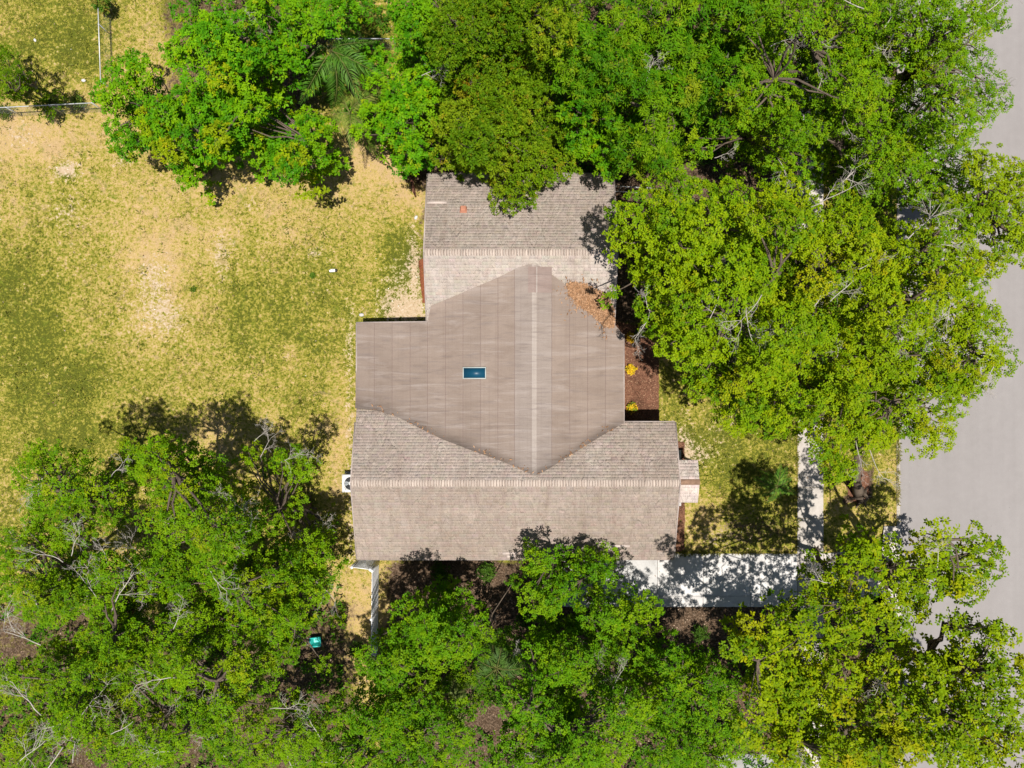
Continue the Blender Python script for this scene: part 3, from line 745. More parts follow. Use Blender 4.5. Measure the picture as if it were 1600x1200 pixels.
# species: leaf length/width, leaves per sprig, sprigs per m2, lobe radius range, flattening, tints (weights), share of under-lobes, gap noise
SP = {
 'oak':   dict(L=.120, W=.066, k=7, den=20, lr=(.36, .78), fl=.92, dome=1.9, gap=.46, sc=1.6,
               tints=[((.225, .285, .007), 4), ((.160, .245, .006), 4), ((.080, .165, .006), 2.5), ((.29, .26, .012), .5)], spread=(58, 90)),
 'oakd':  dict(L=.110, W=.055, k=7, den=20, lr=(.30, .68), fl=.92, dome=2.2, gap=.42, sc=1.5,
               tints=[((.165, .280, .008), 4), ((.110, .230, .007), 4), ((.055, .140, .006), 2), ((.24, .285, .010), 1.3)], spread=(55, 90)),
 'bright':dict(L=.155, W=.080, k=8, den=14.5, lr=(.38, .78), fl=.92, dome=1.7, gap=.55, sc=1.5,
               tints=[((.080, .225, .007), 4), ((.155, .285, .006), 3), ((.040, .150, .007), 3), ((.28, .27, .01), .5)], spread=(50, 95)),
 'orange':dict(L=.150, W=.060, k=8, den=22, lr=(.55, 1.05), fl=.92, dome=2.0, gap=.25, sc=1.4,
               tints=[((.135, .225, .010), 4), ((.075, .160, .008), 4), ((.33, .22, .03), .35), ((.22, .28, .02), 2)], spread=(15, 85)),
 'long':  dict(L=.210, W=.055, k=9, den=12, lr=(.5, .95), fl=.92, dome=2.3, gap=.45, sc=1.6,
               tints=[((.085, .215, .007), 4), ((.165, .270, .009), 3), ((.045, .140, .005), 3), ((.25, .26, .02), .6)], spread=(60, 115)),
 'maple': dict(L=.150, W=.095, k=6, den=13.5, lr=(.36, .74), fl=.92, dome=2.0, gap=.30, sc=1.4,
               tints=[((.220, .280, .006), 4), ((.140, .215, .005), 4), ((.070, .145, .005), 3), ((.29, .26, .01), .7)], spread=(55, 95)),
 'shade': dict(L=.125, W=.062, k=7, den=17, lr=(.32, .66), fl=.92, dome=1.6, gap=.35, sc=1.3,
               tints=[((.090, .205, .007), 4), ((.055, .150, .006), 3.5), ((.165, .255, .007), 2.5)], spread=(55, 92)),
}
LEAVES = [0]
AVOID = [(790, 955, 40), (782, 1040, 34), (755, 915, 42), (825, 985, 24), (1068, 640, 30), (1042, 602, 24), (475, 1040, 24), (495, 993, 34), (445, 1135, 24), (462, 1090, 26), (962, 560, 56), (985, 575, 48), (995, 610, 50), (1264, 735, 30), (1265, 790, 34), (1340, 765, 34), (590, 60, 34)]   # openings seen between the crowns, others added to let sun reach tub and bed

def branch_path(a, b, r, n=6, sag=.0, wob=.12):
    a = np.array(a, float); b = np.array(b, float); t = np.linspace(0, 1, n)[:, None]
    L = np.linalg.norm(b - a); mid = np.array([(a[0] * .45 + b[0] * .55), (a[1] * .45 + b[1] * .55), max(a[2], b[2]) - (abs(b[2] - a[2])) * .25])
    P = (1 - t) ** 2 * a + 2 * t * (1 - t) * mid + t ** 2 * b
    P[1:-1] += r.normal(0, wob * L * .25, (n - 2, 3)); return P

def dead_branch_mesh(start, ang, L, r, up=.25, rad=None, spreads=1.0):
    mb = MB(); rad = rad or .009 + .009 * L
    def grow(p, d, L, rad, lev):
        n = 5; pts = [p]; q = p.copy(); dd = d.copy()
        for _ in range(n):
            dd = unit(dd + r.normal(0, .17, 3) * np.array([1, 1, .5])); q = q + dd * L / n; pts.append(q.copy())
        mb.tube(pts, np.linspace(rad, rad * .42, n + 1), 4 if lev > 0 else 6, cap=lev == 0)
        if lev >= 3: return
        m = [4, 4, 3][lev] + r.integers(0, 2)
        for _ in range(m):
            i = r.integers(1 if lev else 2, n + 1); a = r.uniform(.35, 1.0) * r.choice([-1, 1])
            nd = np.array([dd[0] * math.cos(a) - dd[1] * math.sin(a), dd[0] * math.sin(a) + dd[1] * math.cos(a), dd[2] + r.normal(.05, .25)])
            grow(pts[i], unit(nd), L * r.uniform(.38, .62), max(.0042, rad * .5), lev + 1)
    a = math.radians(ang); grow(np.array(start, float), unit(np.array([math.cos(a), math.sin(a), up])), L, rad, 0)
    return mb

def tree(name, label, sp, base, h, ell, seed, dead=(), auto_dead=0, den=1.0, under=.45, lean=None, group='trees around the house', gap=None, trunk_r=None, cat='tree', bright=1.0, hjit=1.0, twigs=True, spc=1.2, mul=(1, 1, 1)):
    S = SP[sp]; r = np.random.default_rng(seed); bx_, by_ = G(*base)
    root = empty(name, label, cat, (bx_, by_, 0), group); off = np.array([bx_, by_, 0])
    # lobes: jittered positions inside the union of the measured crown ellipses
    E = np.array(ell, float); lr0, lr1 = S['lr']; sp_px = (lr0 + lr1) / 2 * spc * FOCAL / (CAM_H - h)
    x0, x1 = (E[:, 0] - E[:, 2]).min(), (E[:, 0] + E[:, 2]).max(); y0, y1 = (E[:, 1] - E[:, 3]).min(), (E[:, 1] + E[:, 3]).max()
    gx_, gy_ = np.meshgrid(np.arange(x0, x1 + sp_px, sp_px), np.arange(y0, y1 + sp_px, sp_px * .87))
    gx_[1::2] += sp_px / 2; px = gx_.ravel() + r.normal(0, .22 * sp_px, gx_.size); py = gy_.ravel() + r.normal(0, .22 * sp_px, gx_.size)
    dd = np.min(np.sqrt(((px[:, None] - E[:, 0]) / E[:, 2]) ** 2 + ((py[:, None] - E[:, 1]) / E[:, 3]) ** 2), 1)
    wob = (vnoise(px, py, 45, seed * 1.7) - .5) * .35
    gp = S['gap'] if gap is None else gap
    hole = vnoise(px, py, 60, seed * 3.1, 4.4) < gp * .62 * np.clip(dd * 1.25, 0, 1.2)
    for ax_, ay_, ar_ in AVOID: hole |= (px - ax_) ** 2 + (py - ay_) ** 2 < ar_ ** 2
    k = (dd + wob < 1.0) & ~hole; px = px[k]; py = py[k]; dd = np.clip(dd[k], 0, 1)
    hz = h + S['dome'] * (.5 - dd ** 1.7) + r.normal(0, hjit * .8, len(px)) + (3.4 if h > 4.5 else 1.2) * (vnoise(px, py, 66, seed * 2.3, 1.9) - .5)
    cx = (px - 800) * (CAM_H - hz) / FOCAL; cy = (600 - py) * (CAM_H - hz) / FOCAL
    lob = np.stack([cx, cy, hz], 1); lrad = r.uniform(lr0, lr1, len(px)) * (1.0 - .25 * dd)
    nu = int(len(px) * under)
    if nu:   # lower lobes in the crown's depth
        q = r.choice(len(px), nu, replace=False); lo = lob[q].copy(); lo[:, 2] -= r.uniform(2.0, 4.2, nu); lo[:, 2] = np.maximum(lo[:, 2], .8)
        cen = lob.mean(0); lo[:, :2] = cen[:2] + (lo[:, :2] - cen[:2]) * r.uniform(.7, .95, (nu, 1)); lob_all = np.concatenate([lob, lo]); lr_all = np.concatenate([lrad, lrad[q] * 1.05]); isu = np.r_[np.zeros(len(px), bool), np.ones(nu, bool)]
    else: lob_all, lr_all, isu = lob, lrad, np.zeros(len(px), bool)
    fork = np.array([bx_ + (lob[:, 0].mean() - bx_) * .45, by_ + (lob[:, 1].mean() - by_) * .45, max(h - 3.4, h * .42)])
    if lean is not None: fork[:2] = G(*lean, fork[2])
    if h > 5:
        fx = fork + np.stack([r.normal(0, .75, 6), r.normal(0, .75, 6), r.uniform(1.0, 2.2, 6)], 1)
        fp = np.stack([800 + fx[:, 0] * FOCAL / (CAM_H - fx[:, 2]), 600 - fx[:, 1] * FOCAL / (CAM_H - fx[:, 2])], 1)
        fx = fx[np.min(np.sqrt(((fp[:, None, 0] - E[:, 0]) / E[:, 2]) ** 2 + ((fp[:, None, 1] - E[:, 1]) / E[:, 3]) ** 2), 1) < 1.0]
        lob_all = np.concatenate([lob_all, fx]); lr_all = np.r_[lr_all, np.full(len(fx), (lr0 + lr1) * .55)]; isu = np.r_[isu, np.zeros(len(fx), bool)]
    cw = np.array([w for _, w in S['tints']]); cw = cw / cw.sum(); tn = np.array([c for c, _ in S['tints']])
    Vs = []; Cs = []
    for c, R, u in zip(lob_all, lr_all, isu):
        n = int(S['den'] * den * 4 * np.pi * R * R * .62 * (.42 if u else 1.30)); n = max(n, 6)
        d = unit(r.normal(0, 1, (n * 2, 3))); d = d[d[:, 2] > -.2][:n]; n = len(d)
        ph = r.uniform(0, 6.3, 3); lump = 1 + .22 * np.sin(3 * d[:, 0] + ph[0]) * np.sin(3.3 * d[:, 1] + ph[1]) + .14 * np.sin(6 * d[:, 0] + 5 * d[:, 1] + ph[2])
        rr = R * lump * (1 - .35 * r.random(n) ** 2.6)
        P = c + d * rr[:, None] * np.array([1, 1, S['fl']])
        A = unit(d * .55 + np.array([0, 0, 1.]) + r.normal(0, .22, (n, 3)))
        big = 1.5 if u else 1.0
        Vs.append(sprigs(P, A, S['k'], S['L'] * .90 * big, S['W'] * .90 * big, r, S['spread']))
        lobt = tn[r.choice(len(tn), p=cw)]
        t = tn[r.choice(len(tn), n, p=cw)] * .5 + lobt * .5
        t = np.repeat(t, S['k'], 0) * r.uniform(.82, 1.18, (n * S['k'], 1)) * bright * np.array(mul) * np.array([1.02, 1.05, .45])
        Cs.append(t)
    V = np.concatenate(Vs) - off; col = np.concatenate(Cs); m = len(V) // 4; LEAVES[0] += m
    f = np.arange(m)[:, None] * 4 + np.array([0, 1, 2, 3])
    obj('crown', np_mesh('crown', V, f, M['leaf'], col), root)
    # trunk and limbs
    mb = MB(); cen = lob.mean(0); tr = trunk_r or .10 + .022 * h
    top = np.array([bx_ + (cen[0] - bx_) * .45, by_ + (cen[1] - by_) * .45, max(h - 3.4, h * .42)])
    if lean is not None: top[:2] = G(*lean, top[2])
    n = 7; t = np.linspace(0, 1, n)[:, None]; P = np.array([bx_, by_, -.1]) * (1 - t) + top * t; P[1:-1, :2] += r.normal(0, .07, (n - 2, 2))
    mb.tube(P, tr * np.array([1.25, 1.05, .95, .88, .82, .76, .7]), 9)
    for q in range(6):   # root flare
        a = q * 1.05 + r.normal(0, .25); u_ = np.array([math.cos(a), math.sin(a), 0]); b0 = np.array([bx_, by_, 0])
        mb.tube([b0 + [0, 0, tr * 2.6] + u_ * tr * .45, b0 + [0, 0, tr * 1.1] + u_ * tr * .95, b0 + [0, 0, .06] + u_ * tr * r.uniform(1.6, 2.2), b0 + [0, 0, -.06] + u_ * tr * r.uniform(2.6, 3.6)], [tr * .35, tr * .38, tr * .26, tr * .1], 5)
    nm = int(np.clip(len(lob) / 7, 3, 9)); mains = lob[r.choice(len(lob), nm, replace=False)].copy(); mains[:, 2] -= 1.1
    mains[:, :2] = cen[:2] + (mains[:, :2] - cen[:2]) * .62
    for q in mains: mb.tube(branch_path(top - [0, 0, .25], q, r, 6), np.linspace(tr * .5, tr * .2, 6), 6)
    for c, R in zip(lob, lrad):
        q = mains[np.argmin(((mains - c) ** 2).sum(1))]
        mb.tube(branch_path(q, c - [0, 0, R * .25], r, 5), np.linspace(tr * .24, .016, 5), 4, cap=False)
        if twigs:
            for _ in range(2):
                e = c + unit(r.normal(0, 1, 3) + [0, 0, .5]) * R * .8
                mb.tube([c - [0, 0, R * .3], (c + e) / 2 + r.normal(0, .05, 3), e], [.02, .012, .006], 3, cap=False)
    o = mb.build('trunk', M['bark'], root)
    co = np.empty(len(o.data.vertices) * 3, np.float32); o.data.vertices.foreach_get('co', co)
    o.data.vertices.foreach_set('co', (co.reshape(-1, 3) - off).astype(np.float32).ravel())
    # dead branches, placed and at random over the crown
    D = []
    for (dx, dy, ang, lp) in dead:
        z = h + S['dome'] * .5 + .45; D.append((np.array([*G(dx, dy, z), z - .15]), ang, lp * (CAM_H - z) / FOCAL))
    for _ in range(int(auto_dead * .32 + .5)):
        q = r.integers(len(lob)); D.append((lob[q] + [0, 0, lrad[q] * S['fl'] * .45], r.uniform(0, 360), r.uniform(.6, 1.5)))
    for p, ang, L in D:
        mb = dead_branch_mesh(p - off, ang, max(L, .4), r, up=r.uniform(.05, .3)); mb.build('dead_branch', M['dead'], root)
    return root

T = tree
# -- right of the house: yellow-green oaks
T('oak_tree', 'yellow-green oak whose crown overhangs the east end of the roof', 'oak', (1045, 455), 9.2,
  [(1040, 415, 92, 105), (1085, 335, 100, 62), (1075, 525, 72, 66), (1135, 440, 85, 110), (1000, 360, 50, 45)], 101, mul=(.92, 1.0, 1), dead=[(1105, 505, 40, 50), (1168, 478, 250, 60), (1110, 415, 20, 22)], auto_dead=5)
T('oak_tree', 'yellow-green oak with long bare limbs, right of the mulch bed', 'oak', (1150, 520), 7.8,
  [(1170, 560, 92, 85), (1100, 570, 60, 50), (1230, 520, 80, 90), (1250, 610, 85, 60), (1190, 640, 60, 40)], 102, mul=(.95, 1.0, 1), dead=[(1155, 480, 285, 75), (1165, 500, 300, 55), (1280, 470, 35, 45)], auto_dead=6)
T('oak_tree', 'broad yellow-green oak in the middle of the right-hand canopy', 'oak', (1215, 420), 9.6,
  [(1215, 340, 95, 70), (1290, 400, 110, 100), (1230, 440, 80, 70), (1180, 300, 60, 40)], 103, dead=[(1275, 478, 60, 45), (1300, 470, 40, 55), (1270, 322, 20, 60), (1345, 420, 20, 45)], auto_dead=6)
T('oak_tree', 'yellow-green oak reaching over the road with forked bare branch', 'oak', (1330, 440), 9.4,
  [(1420, 400, 105, 90), (1480, 450, 85, 80), (1390, 480, 85, 70), (1470, 360, 70, 45)], 104, dead=[(1422, 372, 40, 75), (1390, 485, 320, 50), (1455, 380, 0, 40)], auto_dead=6, lean=(1385, 430))
T('oak_tree', 'yellow-green oak at the roadside rising from a mulch ring', 'oak', (1343, 776), 7.8,
  [(1350, 590, 100, 90), (1420, 620, 85, 70), (1330, 660, 95, 45), (1450, 560, 70, 55), (1455, 690, 32, 18), (1285, 690, 36, 26), (1305, 735, 30, 26)], 105, dead=[(1340, 690, 275, 45), (1360, 700, 305, 50), (1310, 560, 60, 25)], auto_dead=6, lean=(1338, 705), trunk_r=.23, gap=.2)
T('oak_tree', 'thin oak spray hanging over the right edge of the road', 'oak', (1500, 330), 8.4,
  [(1560, 310, 60, 55), (1590, 270, 40, 30), (1580, 370, 45, 40), (1540, 265, 30, 24)], 106, auto_dead=3, gap=.5)
T('oak_tree', 'leafy oak limb over the grey road above the kerb', 'oak', (1450, 500), 7.6, [(1520, 500, 50, 45), (1540, 560, 34, 18), (1500, 590, 40, 30)], 107, gap=.6, auto_dead=2)
# -- top right
T('oak_tree', 'dense green oak at the top right beside the road', 'oakd', (1360, 160), 8.4,
  [(1420, 60, 110, 80), (1490, 130, 80, 70), (1500, 30, 75, 50), (1460, 190, 90, 40)], 110, dead=[(1385, 40, 60, 40), (1540, 20, 30, 60), (1400, 50, 230, 40)], auto_dead=7, gap=.42, spc=1.17, under=.6, bright=.92)
T('oak_tree', 'green oak with scattered grey twigs, top right of centre', 'oakd', (1240, 130), 8.2,
  [(1260, 0, 90, 40), (1230, 60, 95, 75), (1310, 110, 90, 90), (1200, 150, 60, 60), (1330, 30, 80, 50)], 111, dead=[(1205, 70, 20, 40), (1280, 140, 80, 30)], auto_dead=8, gap=.42, spc=1.17, under=.6, bright=.92)
T('oak_tree', 'green oak above the yellow-green canopy with pale limb', 'oakd', (1330, 270), 7.6,
  [(1390, 240, 100, 60), (1450, 290, 80, 50), (1330, 200, 70, 45), (1480, 225, 35, 22)], 112, dead=[(1300, 298, 40, 80), (1320, 180, 300, 30)], auto_dead=5, gap=.42, spc=1.17, under=.6, bright=.92)
T('oak_tree', 'small shaded oak behind the right-hand canopy', 'oakd', (1190, 240), 6.2, [(1215, 205, 60, 45), (1250, 255, 40, 35), (1100, 225, 22, 20)], 113, dead=[(1118, 245, 20, 25)], auto_dead=2)
# -- top centre
T('broadleaf_tree', 'long-leaved green tree at the top behind the garage end', 'long', (960, 200), 7.4,
  [(930, 90, 75, 65), (985, 55, 80, 55), (1060, 45, 75, 50), (1050, 0, 100, 40)], 120, spc=1.17, under=.5, bright=.9, auto_dead=2)
T('broadleaf_tree', 'long-leaved green tree nearest the north eave', 'long', (985, 250), 7.0,
  [(960, 140, 62, 55), (1040, 150, 75, 62), (1090, 110, 50, 50), (1015, 225, 58, 42)], 121, spc=1.17, under=.5, bright=.9, auto_dead=2)
T('broadleaf_tree', 'bright green tree wedged between orange-tipped and long-leaved trees', 'bright', (920, 260), 6.4, [(925, 185, 45, 50), (935, 235, 45, 32), (960, 262, 22, 16)], 122, spc=1.17, under=.5, bright=.9)
T('broadleaf_tree', 'dense dark green tree at the top right of centre', 'long', (1110, 110), 7.8, [(1160, 0, 80, 40), (1130, 40, 70, 55), (1160, 110, 62, 60), (1120, 170, 45, 35)], 123, spc=1.17, under=.5, bright=.9, auto_dead=3)
T('broadleaf_tree', 'dense orange-tipped tree drooping over the north roof slope', 'orange', (785, 245), 5.8,
  [(790, 190, 100, 95), (820, 255, 72, 50), (740, 215, 60, 55), (700, 190, 40, 40), (805, 300, 30, 22), (770, 110, 90, 50)], 124, spc=1.17, under=.5, bright=.9, auto_dead=3)
T('broadleaf_tree', 'orange-tipped tree at the top edge behind its drooping twin', 'orange', (790, 90), 7.0, [(800, 0, 140, 36), (760, 45, 80, 50), (850, 55, 55, 60), (700, 60, 40, 45)], 125, spc=1.17, under=.5, bright=.9, auto_dead=2)
# -- top left: bright green clumps
T('broadleaf_tree', 'bright green tree at the corner of the chain-link fences', 'bright', (245, 200), 4.6, [(205, 125, 42, 30), (190, 160, 48, 28), (240, 190, 55, 40), (215, 210, 45, 28)], 130, gap=.42)
T('broadleaf_tree', 'bright green tree left of the palms, over dry grass', 'bright', (345, 235), 5.2, [(300, 180, 60, 45), (330, 225, 55, 35), (290, 225, 45, 25), (370, 190, 55, 60)], 131, gap=.42)
T('broadleaf_tree', 'small round bright green sapling standing out on dry grass', 'bright', (325, 262), 3.6, [(296, 262, 30, 28)], 132, gap=.0, under=.3)
T('broadleaf_tree', 'bright green tree in front of the palms', 'bright', (460, 245), 5.6, [(440, 225, 62, 52), (400, 190, 50, 50), (490, 235, 42, 38), (455, 260, 35, 24)], 133, gap=.42)
T('broadleaf_tree', 'yellowish-green tree at the top left with bare grey limbs', 'bright', (390, 110), 6.2, [(320, 70, 55, 55), (370, 120, 60, 50), (300, 110, 34, 30), (350, 25, 70, 35)], 134, auto_dead=3, dead=[(370, 15, 310, 40)], bright=1.1)
T('broadleaf_tree', 'bright green tree on the top edge above the palms', 'bright', (480, 70), 6.0, [(460, 35, 70, 42), (420, 95, 50, 35), (530, 20, 40, 26), (430, 10, 60, 30)], 135, auto_dead=2)
T('broadleaf_tree', 'light green tree between the palms and the orange-tipped tree', 'bright', (630, 215), 5.4, [(610, 120, 45, 40), (640, 170, 42, 45), (600, 190, 40, 40), (640, 235, 34, 34), (665, 105, 30, 45)], 136, auto_dead=5, bright=1.05)
T('broadleaf_tree', 'green tree top edge left of the orange-tipped trees', 'bright', (660, 60), 5.8, [(660, 40, 38, 50), (690, 100, 28, 30), (635, 15, 30, 24)], 137, auto_dead=1)
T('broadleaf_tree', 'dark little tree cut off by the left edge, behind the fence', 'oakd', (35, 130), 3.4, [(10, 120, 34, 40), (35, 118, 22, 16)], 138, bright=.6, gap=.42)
# -- bottom left: oaks with much dead wood
T('oak_tree', 'leftmost-lawn oak standing out into the yellow grass', 'oakd', (150, 770), 8.0, [(85, 715, 34, 28), (120, 770, 66, 58), (95, 820, 45, 40), (45, 740, 26, 18)], 140, dead=[(95, 880, 130, 45), (108, 870, 60, 40)], auto_dead=9, gap=.48, under=.3, bright=.92, spc=1.17)
T('oak_tree', 'airy oak throwing its shadow up the lawn', 'oakd', (300, 780), 8.2, [(245, 720, 62, 34), (290, 770, 75, 62), (340, 830, 75, 55), (255, 830, 50, 45)], 141, dead=[(170, 745, 60, 30), (340, 845, 20, 60)], auto_dead=12, gap=.48, under=.3, bright=.92, spc=1.17)
T('oak_tree', 'oak nearest the air conditioner, right end of the left thicket', 'oakd', (480, 790), 5.2, [(455, 730, 34, 30), (430, 790, 48, 58), (480, 850, 34, 40), (400, 720, 26, 26)], 142, dead=[(395, 690, 80, 30), (405, 715, 60, 34)], auto_dead=11, gap=.48, under=.3, bright=.92, spc=1.17)
T('oak_tree', 'oak on the left edge with yellowing leaves', 'oakd', (90, 890), 6.6, [(35, 880, 55, 45), (60, 930, 70, 45), (110, 920, 50, 40)], 143, dead=[(60, 1010, 160, 60), (20, 990, 120, 40)], auto_dead=11, gap=.48, under=.3, bright=.9, spc=1.17)
T('oak_tree', 'oak with a tall bare grey crown top in the left thicket', 'oakd', (220, 930), 7.2, [(170, 930, 75, 60), (240, 900, 60, 45), (190, 1000, 70, 50)], 144, dead=[(172, 955, 60, 75), (150, 940, 110, 50), (268, 985, 60, 45)], auto_dead=13, gap=.48, under=.3, bright=.92, spc=1.17)
T('oak_tree', 'dense oak in the middle of the left thicket', 'oakd', (370, 920), 7.4, [(360, 900, 80, 60), (310, 960, 65, 55), (400, 970, 75, 60), (440, 910, 55, 55)], 145, auto_dead=12, gap=.48, under=.3, bright=.92, spc=1.17)
T('oak_tree', 'oak at the right end of the left thicket above the turquoise tub', 'oakd', (490, 940), 6.4, [(480, 920, 42, 46), (450, 960, 45, 30), (455, 1030, 55, 26), (420, 1010, 50, 30)], 146, auto_dead=9, gap=.48, under=.3, bright=.92, spc=1.17)
T('oak_tree', 'grey-limbed oak in the bottom left corner', 'oakd', (130, 1060), 7.6, [(60, 1060, 75, 60), (120, 1120, 80, 65), (40, 1160, 60, 50), (140, 1050, 60, 40)], 147, dead=[(95, 1170, 230, 90), (20, 1200, 40, 70), (60, 1120, 150, 70), (110, 1195, 80, 60)], auto_dead=14, gap=.48, under=.3, bright=.92, spc=1.17)
T('oak_tree', 'oak on the bottom edge left of the dry clearing', 'oakd', (310, 1060), 7.8, [(260, 1060, 80, 60), (330, 1120, 85, 65), (250, 1160, 75, 50), (380, 1060, 60, 50)], 148, dead=[(170, 1150, 20, 50), (300, 1130, 30, 60), (320, 1110, 40, 45)], auto_dead=14, gap=.48, under=.3, bright=.92, spc=1.17)
T('oak_tree', 'oak beside the dry clearing on the bottom edge', 'oakd', (460, 1100), 6.6, [(440, 1120, 50, 50), (480, 1170, 60, 42), (400, 1170, 50, 40)], 149, dead=[(420, 1110, 10, 50)], auto_dead=11, gap=.48, under=.3, bright=.92, spc=1.17)
# -- bottom centre
T('broadleaf_tree', 'green tree just right of the white fence', 'shade', (700, 935), 6.4, [(650, 970, 48, 42), (715, 960, 58, 42), (680, 1005, 60, 34), (620, 1000, 36, 26)], 150, gap=0.37)
T('broadleaf_tree', 'green tree over the far end of the white fence', 'shade', (640, 1020), 6.0, [(600, 1055, 50, 50), (640, 1100, 55, 45), (575, 1030, 20, 20)], 151, auto_dead=3, gap=0.42)
T('broadleaf_tree', 'broad green tree on the bottom edge left of centre', 'shade', (640, 1110), 7.0, [(580, 1140, 65, 48), (640, 1180, 80, 45), (540, 1190, 50, 36), (700, 1150, 50, 40)], 152, auto_dead=4, gap=0.42)
T('broadleaf_tree', 'bright tree leaning over the south eave of the house', 'shade', (870, 870), 4.9, [(845, 885, 34, 38), (880, 905, 50, 45), (930, 895, 40, 35), (845, 930, 40, 36), (960, 920, 24, 26)], 153, gap=0.37, bright=1.05)
T('broadleaf_tree', 'tall green tree below the west end of the driveway', 'shade', (930, 930), 5.8, [(960, 980, 58, 45), (930, 1030, 58, 45), (985, 1020, 38, 40), (1005, 955, 18, 28)], 154, dead=[(925, 1090, 100, 50), (955, 1085, 50, 45)], auto_dead=2, gap=0.37, bright=1.02)
T('broadleaf_tree', 'yellow-green tree in the bottom centre', 'shade', (860, 1010), 8.4, [(850, 1060, 42, 50), (835, 1110, 50, 50), (880, 1130, 50, 50)], 155, auto_dead=2, gap=0.32, bright=1.08)
T('broadleaf_tree', 'bright yellow-green tree on the bottom edge, right of centre', 'shade', (900, 1100), 8.6, [(930, 1160, 62, 50), (860, 1180, 66, 44), (965, 1120, 34, 40), (800, 1190, 40, 34)], 156, auto_dead=2, gap=0.27, bright=1.10)
T('broadleaf_tree', 'green tree south of the driveway under the dark soil', 'shade', (1040, 1010), 6.8, [(1060, 1060, 52, 42), (1100, 1090, 48, 46), (1030, 1110, 48, 42), (1085, 1140, 55, 35)], 157, gap=0.37)
T('broadleaf_tree', 'green tree on the bottom edge beside the neighbour driveway', 'shade', (1080, 1120), 6.6, [(1060, 1180, 55, 36), (1130, 1150, 42, 32), (1105, 1190, 40, 30)], 158, gap=0.42)
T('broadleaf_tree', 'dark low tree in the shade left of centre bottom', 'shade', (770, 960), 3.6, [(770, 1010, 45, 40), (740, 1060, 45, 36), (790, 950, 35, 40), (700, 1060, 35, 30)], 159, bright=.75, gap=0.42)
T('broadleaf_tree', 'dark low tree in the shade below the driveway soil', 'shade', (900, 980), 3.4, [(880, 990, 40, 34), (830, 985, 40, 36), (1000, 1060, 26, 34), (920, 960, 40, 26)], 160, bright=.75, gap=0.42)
# -- bottom right
T('maple_tree', 'olive-green tree over the end of the driveway', 'maple', (1275, 860), 8.8, [(1290, 900, 52, 46), (1250, 960, 62, 44), (1320, 960, 60, 50), (1335, 870, 40, 36), (1185, 985, 40, 32)], 170, gap=.5, den=.75, under=.05, spc=1.25, trunk_r=.13, auto_dead=3)
T('maple_tree', 'olive-green tree at the driveway apron by the road', 'maple', (1330, 880), 9.0, [(1400, 900, 52, 44), (1390, 960, 60, 46), (1450, 910, 34, 34), (1375, 855, 26, 22)], 171, gap=.5, den=.8, under=.12, auto_dead=3)
T('maple_tree', 'thin olive spray of leaves over the road', 'maple', (1390, 890), 8.2, [(1530, 870, 32, 34), (1465, 850, 24, 26), (1448, 828, 14, 12), (1500, 905, 30, 22), (1545, 890, 20, 16)], 172, gap=.25, under=.15, lean=(1440, 900))
T('maple_tree', 'olive-green tree left of the bottom right canopy', 'maple', (1190, 1000), 8.6, [(1210, 1050, 60, 50), (1170, 1010, 36, 36), (1190, 1120, 50, 45), (1250, 1020, 48, 42)], 173, gap=.5, den=.75, under=.05, spc=1.25, trunk_r=.13, auto_dead=2)
T('maple_tree', 'broad olive-green tree in the bottom right canopy', 'maple', (1300, 1010), 8.4, [(1320, 1050, 75, 60), (1390, 1030, 50, 55), (1300, 1120, 70, 50), (1390, 1110, 62, 50)], 174, gap=.5, den=.75, under=.05, spc=1.25, trunk_r=.13, auto_dead=3)
T('maple_tree', 'olive tree with dark limbs spreading over the road', 'maple', (1400, 1010), 8.6, [(1490, 985, 40, 28), (1545, 1000, 48, 36), (1580, 1030, 36, 36), (1505, 1035, 30, 24), (1455, 1060, 36, 30), (1560, 1065, 45, 28)], 175, gap=.45, under=.2, lean=(1450, 1030))
T('maple_tree', 'olive tree in the bottom right corner', 'maple', (1440, 1100), 8.6, [(1540, 1110, 62, 42), (1500, 1160, 55, 45), (1575, 1170, 40, 40), (1460, 1110, 40, 34)], 176, gap=.35, auto_dead=2)
T('maple_tree', 'green tree on the bottom edge in front of the road', 'maple', (1350, 1130), 8.0, [(1400, 1170, 65, 40), (1310, 1180, 60, 36), (1240, 1170, 55, 40), (1257, 1095, 45, 55)], 177, gap=.25, auto_dead=2)
T('maple_tree', 'low olive tree hiding the sidewalk in the bottom right canopy', 'maple', (1225, 1040), 5.4, [(1262, 1065, 34, 46), (1264, 1150, 36, 52), (1225, 1110, 34, 40)], 178, gap=.0, under=.4)
print('leaves', LEAVES[0])

